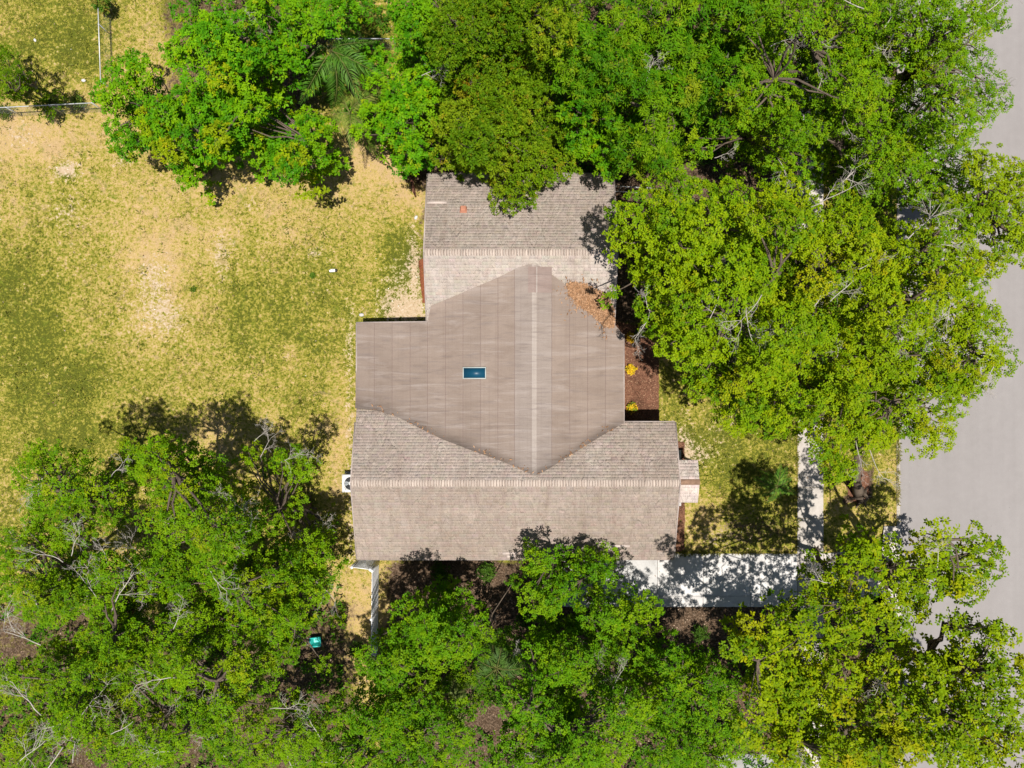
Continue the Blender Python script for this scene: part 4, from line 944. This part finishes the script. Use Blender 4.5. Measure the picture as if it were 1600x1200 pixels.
# ------------------------------------------------------------------ palms
def frond_mesh(L, r, droop=.55, n=34, ll=.42, col=((.07, .15, .02), (.11, .18, .03)), up=.55, lw=.022):
    """one feather frond along +x from the origin: rachis and leaflets"""
    t = np.linspace(0, 1, 16); P = np.stack([L * (t - .12 * t ** 2), .10 * L * np.sin(t * 2.2) * r.uniform(-1, 1), L * (up * t - (up + droop) * t ** 2.1)], 1)
    mb = MB(); mb.tube(P, np.linspace(.022, .005, 16), 5)
    Vr = np.concatenate(mb.v); f4 = [np.concatenate(mb.f4)]; f3 = [np.concatenate(mb.f3)]; nr = len(Vr)
    cr = np.repeat([[.16, .17, .05]], nr, 0)
    tt = np.repeat(np.linspace(.14, 1.0, n), 2); sd = np.tile([-1., 1.], n)
    B = np.stack([np.interp(tt, t, P[:, k]) for k in range(3)], 1)
    Tg = unit(np.stack([np.interp(tt, t, np.gradient(P[:, k])) for k in range(3)], 1))
    S = unit(np.cross(Tg, [0, 0, 1.])) * sd[:, None]
    len_ = ll * np.sin(np.clip(tt * 1.02, .1, 1) ** .7 * np.pi * .86 + .25) * r.uniform(.8, 1.15, len(tt))
    D = unit(S * 1.0 + Tg * (.55 + .5 * tt[:, None]) + r.normal(0, .13, S.shape) + np.array([0, 0, .1]))
    N = unit(np.cross(D, Tg)) * -sd[:, None]; W = unit(np.cross(D, N))
    m1 = B + D * len_[:, None] * .5; tip = B + D * len_[:, None] + np.array([0, 0, -1]) * len_[:, None] * .42
    w = lw
    V = np.stack([B, m1 + W * w, tip, m1 - W * w], 1).reshape(-1, 3)
    f = np.arange(len(B))[:, None] * 4 + np.array([0, 1, 2, 3]) + nr
    c = np.array(col)[r.integers(0, len(col), len(B))] * r.uniform(.75, 1.3, (len(B), 1))
    return np_mesh('frond', np.concatenate([Vr, V]), [np.concatenate(f4 + [f])] + f3, M['frond'], np.concatenate([cr, np.repeat(c, 4, 0)]))

def palm(name, label, base, h, L, n, seed, ll=.42, col=((.055, .14, .018), (.10, .18, .03)), trunk_r=.11, droop=.55, up=.55, nleaf=34, lw=.022):
    r = np.random.default_rng(seed); x, y = G(*base); root = empty(name, label, 'palm', (x, y, 0), 'palms')
    pts = np.stack([r.normal(0, .03, 8).cumsum() * .5, r.normal(0, .03, 8).cumsum() * .5, np.linspace(-.05, h, 8)], 1); pts[0, :2] = 0
    MB().tube(pts, trunk_r * np.linspace(1.3, .8, 8), 9).build('trunk', M['bark'], root)
    protos = [frond_mesh(L, r, droop, nleaf, ll, col, up, lw) for _ in range(4)]
    for k in range(n):
        o = obj('frond', protos[k % 4], root, tuple(pts[-1])); s = r.uniform(.75, 1.1); o.scale = (s, s, s)
        o.rotation_euler = (r.normal(0, .15), -r.uniform(-.5, .75), k * 2.39996 + r.normal(0, .2))
    return root
palm('palm_tree', 'large feather palm rising through the bright green trees', (560, 160), 5.6, 2.5, 12, 201, .6, droop=.5, col=((.05, .13, .012), (.08, .17, .02)))
palm('palm_tree', 'feather palm at the edge of the dry grass with drooping tips', (575, 225), 4.2, 2.0, 13, 202, .5, col=((.10, .17, .02), (.17, .20, .035)))
palm('palm_tree', 'feather palm on the top edge above the clearing', (565, 65), 4.8, 2.0, 12, 203, .5)
palm('palm_tree', 'small palm on the front lawn beside the sidewalk', (1188, 750), 2.1, 1.05, 18, 204, .32, trunk_r=.13, col=((.06, .15, .015), (.12, .2, .02)), nleaf=22)
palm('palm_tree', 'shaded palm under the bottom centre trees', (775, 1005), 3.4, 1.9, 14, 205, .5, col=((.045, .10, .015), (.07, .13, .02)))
palm('palm_tree', 'spiky pale palm low in the shade, bottom centre', (705, 1070), 1.6, 1.3, 13, 206, .4, col=((.16, .20, .05), (.10, .15, .03)))

# ------------------------------------------------------------------ low plants
def plant(name, label, cat, at, n, L, W, rad, hgt, tints, seed, group=None):
    r = np.random.default_rng(seed); x, y = G(*at); root = empty(name, label, cat, (x, y, 0), group)
    d = unit(r.normal(0, 1, (n, 3)) + [0, 0, .7]); d[:, 2] = np.abs(d[:, 2])
    P = d * np.array([rad, rad, hgt * .5]) * r.uniform(.35, 1, (n, 1)) + [0, 0, hgt * .5]
    A = unit(d + [0, 0, .5]); V = sprigs(P, A, 6, L, W, r, (40, 90)); tn = np.array(tints)
    c = np.repeat(tn[r.integers(0, len(tn), n)], 6, 0) * r.uniform(.75, 1.2, (n * 6, 1))
    f = np.arange(len(V) // 4)[:, None] * 4 + np.array([0, 1, 2, 3])
    obj('foliage', np_mesh('foliage', V, f, M['leaf'], c), root)
    mb = MB()
    for k in range(5): mb.tube([(0, 0, -.02), (P[k][0] * .5, P[k][1] * .5, hgt * .35), tuple(P[k])], [.014, .01, .006], 4)
    mb.build('stem', M['bark'], root); return root
YEL = [(.62, .40, .015), (.70, .48, .03), (.45, .36, .02)]
plant('croton_plant', 'yellow-leaved plant at the top of the mulch bed under the oak', 'plant', (986, 527), 34, .13, .07, .26, .35, YEL, 301, 'yellow plants in the mulch bed')
plant('croton_plant', 'yellow-leaved plant in the middle of the mulch bed', 'plant', (985.5, 577.5), 46, .13, .07, .32, .4, YEL, 302, 'yellow plants in the mulch bed')
plant('croton_plant', 'yellow and green plant at the lower end of the mulch bed', 'plant', (987.5, 637), 38, .13, .07, .28, .4, YEL + [(.12, .2, .02), (.2, .25, .02)], 303, 'yellow plants in the mulch bed')
GRN = [(.06, .14, .012), (.10, .18, .015), (.13, .18, .02)]
plant('shrub', 'leafy shrub climbing the chain-link fence at the top left', 'shrub', (176, 22), 150, .13, .07, .45, 1.7, GRN + [(.2, .17, .03)], 310)
plant('shrub', 'weedy shrub on the chain-link fence left of the bright tree', 'shrub', (128, 165), 70, .12, .06, .34, .6, GRN, 311)
plant('shrub', 'weedy shrub midway along the lower chain-link fence', 'shrub', (84, 160), 60, .11, .05, .4, .55, [(.05, .09, .015), (.09, .13, .02)], 312)
plant('shrub', 'weedy shrub on the lower fence at the left edge', 'shrub', (12, 178), 70, .11, .05, .45, .6, [(.06, .10, .015), (.10, .14, .02)], 313)
plant('weed', 'single dark green weed on the dry lawn beside the canister', 'weed', (489, 430), 14, .10, .05, .15, .18, GRN, 314)
plant('weed', 'dark green weed in the bleached patch of lawn', 'weed', (302, 452), 10, .09, .05, .12, .15, GRN, 315)
r = np.random.default_rng(40)
for k, (px, py) in enumerate([(760, 890), (690, 890), (1010, 1010), (1090, 985), (820, 960), (1180, 1060), (1235, 945), (560, 1010)]):
    lab = ['dark shrub against the south wall of the house', 'low shrub on the leaf litter right of the white fence', 'low shrub on the dark soil below the driveway', 'low shrub near the driveway edge on dark soil',
           'shaded shrub under the bottom centre trees', 'shaded shrub under the olive trees', 'shrub at the lower corner of driveway and sidewalk', 'shrub in the shade left of the white fence'][k]
    plant('shrub', lab, 'shrub', (px, py), 90, .12, .06, .45 + .2 * r.random(), .9, [(.04, .09, .01), (.06, .12, .012)], 330 + k)

# ------------------------------------------------------------------ grass, weeds, litter, stones (nobody could count them)
r = np.random.default_rng(9)
n = 125000; x = r.uniform(-27.5, 20.25, n); y = r.uniform(-20.5, 20.5, n)
d_, s_, l_ = masks(x, y)
inhouse = ((x > -7.4) & (x < 7.75) & (y > -8.4) & (y < 2.9)) | ((x > -4) & (x < 4.8) & (y > 2) & (y < 10.1))
paved = ((x > SWX0 - .03) & (x < SWX1 + .03)) | ((x > 2.5) & (y < DRV_Y1 + .03) & (y > DRV_Y0 - .03)) | ((x > SWX1) & (y < APRON_Y1 + .05) & (y > APRON_Y0)) | (x > ROAD_X - .08 + .2 * r.random(n) ** 2)
clump = fbm(x, y, .9, 3, 4.1); tufty = fbm(x, y, 3.0, 3, 14.1)
keep = ~inhouse & ~paved & (l_ < .4) & (s_ < .45 + .2 * r.random(n)) & (r.random(n) < .12 + 1.1 * np.clip(clump + .5 * (tufty - .5) - .38, 0, 1) * 2.2 * (1.25 - .95 * d_))
x = x[keep]; y = y[keep]; d_ = d_[keep]; cl = clump[keep]; n = len(x)
e1 = 900; yv = r.uniform(-8.6, 4.5, e1); xv = np.where(r.random(e1) < .5, SWX0 - .02, SWX1 + .02) + r.normal(0, .025, e1)     # grass creeping over the concrete edges
e2 = 500; xw = r.uniform(8.6, 14.7, e2); yw = DRV_Y1 + .02 + r.normal(0, .03, e2); e3 = 900; yk = r.uniform(-7.2, 4.5, e3); xk = ROAD_X - .02 + np.abs(r.normal(0, .05, e3))
m_ = (fbm(np.r_[xv, xw, xk], np.r_[yv, yw, yk], .5, 2, 88.) > .45)
x = np.r_[x, np.r_[xv, xw, xk][m_]]; y = np.r_[y, np.r_[yv, yw, yk][m_]]; d_ = np.r_[d_, np.full(m_.sum(), .45)]; cl = np.r_[cl, np.full(m_.sum(), .55)]; n = len(x)
P = np.stack([x, y, np.where(x > SWX0 - .1, .03, 0.)], 1); k = 4
A = unit(np.array([0, 0, 1.]) + r.normal(0, .25, (n, 3)))
big = (r.random(n) < .03 + .5 * np.clip(fbm(x, y, 1.6, 3, 31.) - .5, 0, 1) * 2) * r.uniform(.4, 1.6, n)
V = sprigs(P, A, k, .09, .024, r, (25, 82)).reshape(n, k * 4, 3); V = P[:, None] + (V - P[:, None]) * (1 + big * .9)[:, None, None]; V = V.reshape(-1, 3); V[:, 2] = np.maximum(V[:, 2], .003)
dd = np.clip(d_ - .15 + r.normal(0, .3, n) - big * .6 - .5 * (cl - .5), 0, 1)[:, None]
c = (1 - dd) * np.array([.125, .140, .012]) + dd * np.array([.46, .335, .095])
tag(obj('lawn_grass', np_mesh('lawn_grass', V, np.arange(n * k)[:, None] * 4 + np.array([0, 1, 2, 3]), M['grass'], np.repeat(c, k, 0) * r.uniform(.75, 1.25, (n * k, 1)))),
    'patchy green and straw-coloured lawn grass around the house', 'grass', kind='stuff')
# fallen leaves under the trees
n = 60000; x = r.uniform(-27, 20, n); y = r.uniform(-20.5, 20.5, n); _, _, l_ = masks(x, y)
inhouse = ((x > -7.2) & (x < 7.5) & (y > -8.1) & (y < 2.5)) | ((x > -3.7) & (x < 4.6) & (y > 2) & (y < 9.8))
pv = ((x > SWX0 - .03) & (x < SWX1 + .03)) | ((x > 2.5) & (y < DRV_Y1 + .03) & (y > DRV_Y0 - .03)) | (x > ROAD_X - .1)
keep = ~inhouse & ((~pv & (r.random(n) < .015 + .6 * l_)) | (pv & (x < ROAD_X) & (r.random(n) < .02)))
x = x[keep]; y = y[keep]; pv = pv[keep]
V, f, c = litter_quads(x, y, np.where(pv, .05, .012) + r.random(len(x)) * .012, r, .06, .13, .5, [(.15, .095, .055), (.22, .15, .10), (.09, .052, .03), (.28, .21, .15)], .22)
tag(obj('fallen_leaves', np_mesh('fallen_leaves', V, f, M['litter'], c)), 'brown fallen leaves scattered under the trees', 'leaf litter', kind='stuff')
# low undergrowth in the shade of the thickets
n = 26000; x = r.uniform(-27, 20, n); y = r.uniform(-20.5, 20.5, n); qx = 800 + x * 30; qy = 600 - y * 30
zone = ((qx < 540) & (qy > 860)) | ((qx > 600) & (qx < 1160) & (qy > 1010)) | ((qx > 1130) & (qx < 1240) & (qy > 1010)) | ((qx > 300) & (qx < 610) & (qy < 190)) | ((qx > 610) & (qx < 1235) & (qy < 262)) | ((qx > 990) & (qx < 1235) & (qy > 300) & (qy < 520)) | ((qx > 1295) & (qx < 1395) & ((qy < 690) | (qy > 1000)))
keep = zone & (fbm(x, y, 1.8, 3, 61.) > .42) & ~((np.abs(qx - 496) < 26) & (np.abs(qy - 999) < 26)); x = x[keep]; y = y[keep]; n = len(x)
P = np.stack([x, y, r.uniform(.08, .9, n) * fbm(x, y, 1.5, 2, 71.)], 1); A = unit(np.array([0, 0, 1.]) + r.normal(0, .35, (n, 3))); k = 6
V = sprigs(P, A, k, .20, .09, r, (45, 95)); tn = np.array([(.06, .16, .006), (.10, .20, .008), (.04, .11, .006)])
c = np.repeat(tn[r.integers(0, 3, n)], k, 0) * r.uniform(.7, 1.3, (n * k, 1))
tag(obj('undergrowth', np_mesh('undergrowth', V, np.arange(n * k)[:, None] * 4 + np.array([0, 1, 2, 3]), M['leaf'], c)), 'low dark green undergrowth in the shade beneath the trees', 'undergrowth', kind='stuff')
# shell and limestone chips in the bare patches
n = 26000; x = r.uniform(-27, 20, n); y = r.uniform(-20, 20, n); _, s_, l_ = masks(x, y)
inhouse = ((x > -7.1) & (x < 7.5) & (y > -8.1) & (y < 2.5)) | ((x > -3.7) & (x < 4.6) & (y > 2) & (y < 9.8))
pv = (x > SWX0 - .05) | ((x > 2.5) & (y < DRV_Y1 + .05))
keep = ~inhouse & ~pv & (r.random(n) < np.clip(s_ - .3, 0, 1) * .6 + .003) & (l_ < .5); x = x[keep]; y = y[keep]; n = len(x)
sz = r.uniform(.012, .035, n) * (1 + 2.2 * (r.random(n) < .05))
oc = np.array([(1, 0, 0), (0, 1, 0), (-1, 0, 0), (0, -1, 0), (0, 0, .8), (0, 0, -.3)], float)
V = (oc[None] * r.uniform(.6, 1.4, (n, 6, 1)) * sz[:, None, None] + np.stack([x, y, sz * .2], 1)[:, None]).reshape(-1, 3)
f = (np.arange(n)[:, None, None] * 6 + np.array([(0, 1, 4), (1, 2, 4), (2, 3, 4), (3, 0, 4)])[None]).reshape(-1, 3)
c = np.repeat(np.array([.58, .55, .51]) * r.uniform(.6, 1.25, (n, 1)), 4, 0)
tag(obj('stone_chips', np_mesh('stone_chips', V, f, M['litter'], c)), 'pale shell and limestone chips in the bare soil', 'stones', kind='stuff')
# wood chips on the mulch beds
BEDS = [[G(952, 502), G(1009, 514), G(1027, 560), G(1028, 666), G(952, 670)], [G(1055, 692), G(1068, 692), G(1068, 861), G(957, 862), G(957, 845), G(1050, 845)], [G(656, 409), G(680, 406), G(684, 472), G(661, 472)]]
Vs = []; Cs = []; Fs = []; o_ = 0
for b, pal in zip(BEDS, ([(.14, .062, .038), (.19, .09, .055), (.09, .042, .026), (.28, .17, .10)], [(.18, .085, .05), (.26, .14, .085), (.12, .05, .03)], [(.20, .068, .03), (.16, .052, .024)])):
    B = np.array(b); m = 9000; x = r.uniform(B[:, 0].min(), B[:, 0].max(), m); y = r.uniform(B[:, 1].min(), B[:, 1].max(), m); q = in_poly(x, y, b) & (r.random(m) < .55)
    V, f, c = litter_quads(x[q], y[q], .05 + r.random(q.sum()) * .02, r, .03, .09, .35, pal, .3); Vs.append(V); Fs.append(f + o_); Cs.append(c); o_ += len(V)
tag(obj('mulch_chips', np_mesh('mulch_chips', np.concatenate(Vs), np.concatenate(Fs), M['litter'], np.concatenate(Cs))), 'red-brown wood chips in the beds against the house', 'mulch', kind='stuff')

# ------------------------------------------------------------------ white slat fence
def slat_fence(name, label, a, b, hgt=1.8, ns=9, post_every=2.35):
    a = np.array(a, float); b = np.array(b, float); L = np.linalg.norm(b - a); d = (b - a) / L; root = empty(name, label, 'fence', (*a, 0), 'white slat fence runs')
    npst = max(2, int(round(L / post_every)) + 1); ts = np.linspace(0, L, npst)
    for t_ in ts:
        p = d * t_; mb = MB().box(p[0] - .055, p[0] + .055, p[1] - .055, p[1] + .055, -.05, hgt + .02); bevel(mb.build('post', M['white'], root), .008, 1)
        MB().lathe([(.09, hgt + .02), (.09, hgt + .04), (.0, hgt + .10)], (p[0], p[1], 0), 4).build('post_cap', M['white'], root)
    for t0, t1 in zip(ts[:-1], ts[1:]):
        for k in range(ns):
            z = .12 + k * (hgt - .2) / (ns - 1); p, q = d * (t0 + .06), d * (t1 - .06)
            MB().bar((p[0], p[1], z), (q[0], q[1], z), .028, .125).build('slat', M['white'], root)
    return root
slat_fence('slat_fence', 'long white slat fence running down from the house corner', G(592, 878), G(590, 1022))
slat_fence('slat_fence', 'short white slat fence panel closing against the house corner', G(589, 876), G(562, 872.5))

# chain-link fences at the top left
def chain_fence(name, label, a, b, hgt=1.2, mesh=True):
    a = np.array(a, float); b = np.array(b, float); L = np.linalg.norm(b - a); d = (b - a) / L; root = empty(name, label, 'fence', (*a, 0), 'chain-link fences')
    for t_ in np.linspace(0, L, max(2, int(round(L / 2.6)) + 1)):
        p = d * t_; MB().tube([(p[0], p[1], -.05), (p[0], p[1], hgt + .03)], .032, 8).build('post', M['galv'], root)
    MB().tube([(0, 0, hgt), (d[0] * L, d[1] * L, hgt)], .026, 8).build('top_rail', M['galv'], root)
    if mesh:
        mb = MB(); s_ = .16; m = int(L / s_); r_ = int(hgt / s_)
        for k in range(-r_, m):
            for sg in (1, -1):
                t0, t1 = k * s_, k * s_ + hgt; z0, z1 = 0., hgt
                if t0 < 0: z0 = -t0; t0 = 0
                if t1 > L: z1 = hgt - (t1 - L); t1 = L
                if t1 - t0 < .05: continue
                if sg < 0: t0, t1 = L - t0, L - t1
                mb.tube([(d[0] * t0, d[1] * t0, z0), (d[0] * t1, d[1] * t1, z1)], .0022, 3, cap=False)
        o = mb.build('wire_mesh', M['galv'], root); tag(o, kind='stuff')
    return root
chain_fence('chain_link_fence', 'chain-link fence running up from the bright green tree to the top edge', G(178, 142), G(172, -30))
chain_fence('chain_link_fence', 'chain-link fence running left from the bright green tree', G(165, 175), G(-30, 185))
chain_fence('chain_link_fence', 'pale fence rail crossing the clearing behind the palms', G(500, 78), G(621, 78), 1.2)

# weathered boards leaning at the north-west corner of the house
root = empty('board_fence', 'rust-brown board fence stub by the north-west roof corner', 'fence', (*G(650, 309), 0))
a = np.array(G(650, 309)); b = np.array(G(641, 262)) - a; L = np.linalg.norm(b); d = b / L; m = int(L / .15)
for k in range(m):
    p = d * (k + .5) * .15; MB().bar((p[0], p[1], -.02), (p[0] + r.normal(0, .01), p[1], 1.3 + r.normal(0, .05)), .022, .14).build('board', M['rust'], root)
for z in (.35, 1.0): MB().bar((.04, 0, z), (d[0] * L + .04, d[1] * L, z), .04, .09).build('rail', M['rust'], root)
# metal gate rail right of the north wing
root = empty('metal_gate', 'thin pale metal gate beside the north wing under the trees', 'gate', (*G(958, 300), 0))
g1 = np.array(G(1012, 303)) - np.array(G(958, 300))
for z in (.15, 1.1): MB().tube([(0, 0, z), (g1[0], g1[1], z)], .022, 8).build('rail', M['galv'], root)
for k in range(8): q = g1 * k / 7; MB().tube([(q[0], q[1], .0 if k in (0, 7) else .15), (q[0], q[1], 1.1)], .02 if k in (0, 7) else .011, 6).build('bar', M['galv'], root)

# ------------------------------------------------------------------ air conditioner
ax_, ay_ = -8.20, -5.06
ac = empty('air_conditioner', 'pale grey air conditioner condenser against the west wall', 'air conditioner', (ax_, ay_, 0)); w = .40
bevel(MB().box(-.5, .5, -.5, .5, -.03, .06).build('pad', M['driveway_old'], ac), .01, 1)
MB().box(-w + .03, w - .03, -w + .03, w - .03, .09, .80).build('coil', M['ac_dark'], ac)
for sx_ in (-1, 1):
    for sy_ in (-1, 1): bevel(MB().box(sx_ * w - .045, sx_ * w + .045, sy_ * w - .045, sy_ * w + .045, .062, .82).build('corner_post', M['ac_metal'], ac), .015, 2)
for z in np.arange(.14, .8, .06):
    mb = MB()
    for a, b in (((-w, -w), (w, -w)), ((w, -w), (w, w)), ((w, w), (-w, w)), ((-w, w), (-w, -w))): mb.bar((*a, z), (*b, z), .012, .03)
    mb.build('louvre', M['ac_metal'], ac)
mb = MB(); th = np.linspace(0, 2 * np.pi, 33); R = .335                      # square top panel with a round opening
sq = np.array([(np.clip(1.5 * math.cos(q), -1, 1) * (w + .05), np.clip(1.5 * math.sin(q), -1, 1) * (w + .05)) for q in th[:-1]])
ci = np.stack([np.cos(th[:-1]) * R, np.sin(th[:-1]) * R], 1); n = 32
V = np.concatenate([np.c_[sq, np.full(n, .86)], np.c_[ci, np.full(n, .87)], np.c_[sq, np.full(n, .80)], np.c_[ci, np.full(n, .78)]]); j = np.arange(n); j2 = (j + 1) % n
mb.add(V, np.concatenate([np.stack([j, j2, n + j2, n + j], 1), np.stack([j, 2 * n + j, 2 * n + j2, j2], 1), np.stack([n + j, n + j2, 3 * n + j2, 3 * n + j], 1)])); mb.build('top_panel', M['ac_metal'], ac)
mb = MB().lathe([(.11, .80), (.11, .84), (.10, .855), (0, .86)], sides=20); mb.build('fan_hub', M['ac_metal'], ac)
for k in range(3):
    a0 = k * 2.094 + .4; mb = MB(); aa = np.linspace(a0, a0 + .95, 6); V = []
    for q, t_ in zip(aa, np.linspace(0, 1, 6)): V += [(.10 * math.cos(q), .10 * math.sin(q), .80 + .05 * t_), (.31 * math.cos(q + .15), .31 * math.sin(q + .15), .79 + .06 * t_)]
    mb.add(V, [(2 * i_, 2 * i_ + 1, 2 * i_ + 3, 2 * i_ + 2) for i_ in range(5)]); mb.build('fan_blade', M['ac_blade'], ac)
mb = MB()
for q in (.15, .22, .29): mb.tube([(q * math.cos(t_), q * math.sin(t_), .885) for t_ in th], .004, 4, cap=False)
for q in th[:-1:4]: mb.tube([(.1 * math.cos(q), .1 * math.sin(q), .885), (.345 * math.cos(q), .345 * math.sin(q), .872)], .004, 4)
mb.build('guard_grille', M['ac_dark'], ac)

# ------------------------------------------------------------------ small things on the lawn
root = empty('canister', 'small white canister with black end lying on the dry lawn', 'canister', (*G(521.5, 423), .085))
root.rotation_euler = (0, 0, math.radians(4))
def xl(prof, name, mat):
    mb = MB().lathe(prof, sides=18); o = mb.build(name, mat, root, True); o.rotation_euler = (0, math.pi / 2, 0); return o
xl([(0, -.2), (.065, -.2), (.08, -.18), (.08, .1), (0, .1)], 'body', M['white'])
xl([(.081, .1), (.083, .11), (.083, .18), (.05, .2), (0, .2)], 'cap', M['black'])
MB().box(-.03, .03, -.02, .02, .078, .095).build('handle', M['black'], root)
tx, ty = G(496, 999)
root = empty('plastic_tub', 'turquoise plastic tub half hidden under the lower left trees', 'tub', (tx, ty, 0)); root.rotation_euler = (0, 0, .1)
mb = MB(); a, b = .26, .22
mb.add([(-.20, -.17, .02), (.20, -.17, .02), (.20, .17, .02), (-.20, .17, .02), (-a, -b, .42), (a, -b, .42), (a, b, .42), (-a, b, .42),
        (-a + .02, -b + .02, .42), (a - .02, -b + .02, .42), (a - .02, b - .02, .42), (-a + .02, b - .02, .42), (-.18, -.15, .05), (.18, -.15, .05), (.18, .15, .05), (-.18, .15, .05)],
       [(0, 1, 5, 4), (1, 2, 6, 5), (2, 3, 7, 6), (3, 0, 4, 7), (4, 5, 9, 8), (5, 6, 10, 9), (6, 7, 11, 10), (7, 4, 8, 11), (8, 9, 13, 12), (9, 10, 14, 13), (10, 11, 15, 14), (11, 8, 12, 15), (12, 13, 14, 15), (3, 2, 1, 0)])
bevel(mb.build('body', M['teal'], root), .015, 2)
mb = MB()
for p, q in (((-a, -b), (a, -b)), ((a, -b), (a, b)), ((a, b), (-a, b)), ((-a, b), (-a, -b))): mb.bar((*p, .425), (*q, .425), .05, .025)
mb.build('rim', M['teal'], root)
for k, (px, py, sz, lab) in enumerate([(565, 492, .10, 'white stone at the corner of the west roof'), (650, 340, .09, 'white stone on the grass left of the roof vent'), (55, 63, .07, 'white stone on the top left lawn'), (131, 126, .09, 'white stone left of the chain-link fence')]):
    o = MB().lathe([(0, -.02), (sz, 0), (sz * 1.1, sz * .4), (sz * .6, sz * .75), (0, sz * .8)], sides=7).build('stone', M['driveway'], None, True, (*G(px, py), 0)); o.scale = (1.3, .9, 1); o.rotation_euler = (0, 0, k); tag(o, lab, 'stone', 'pale stones on the lawn')
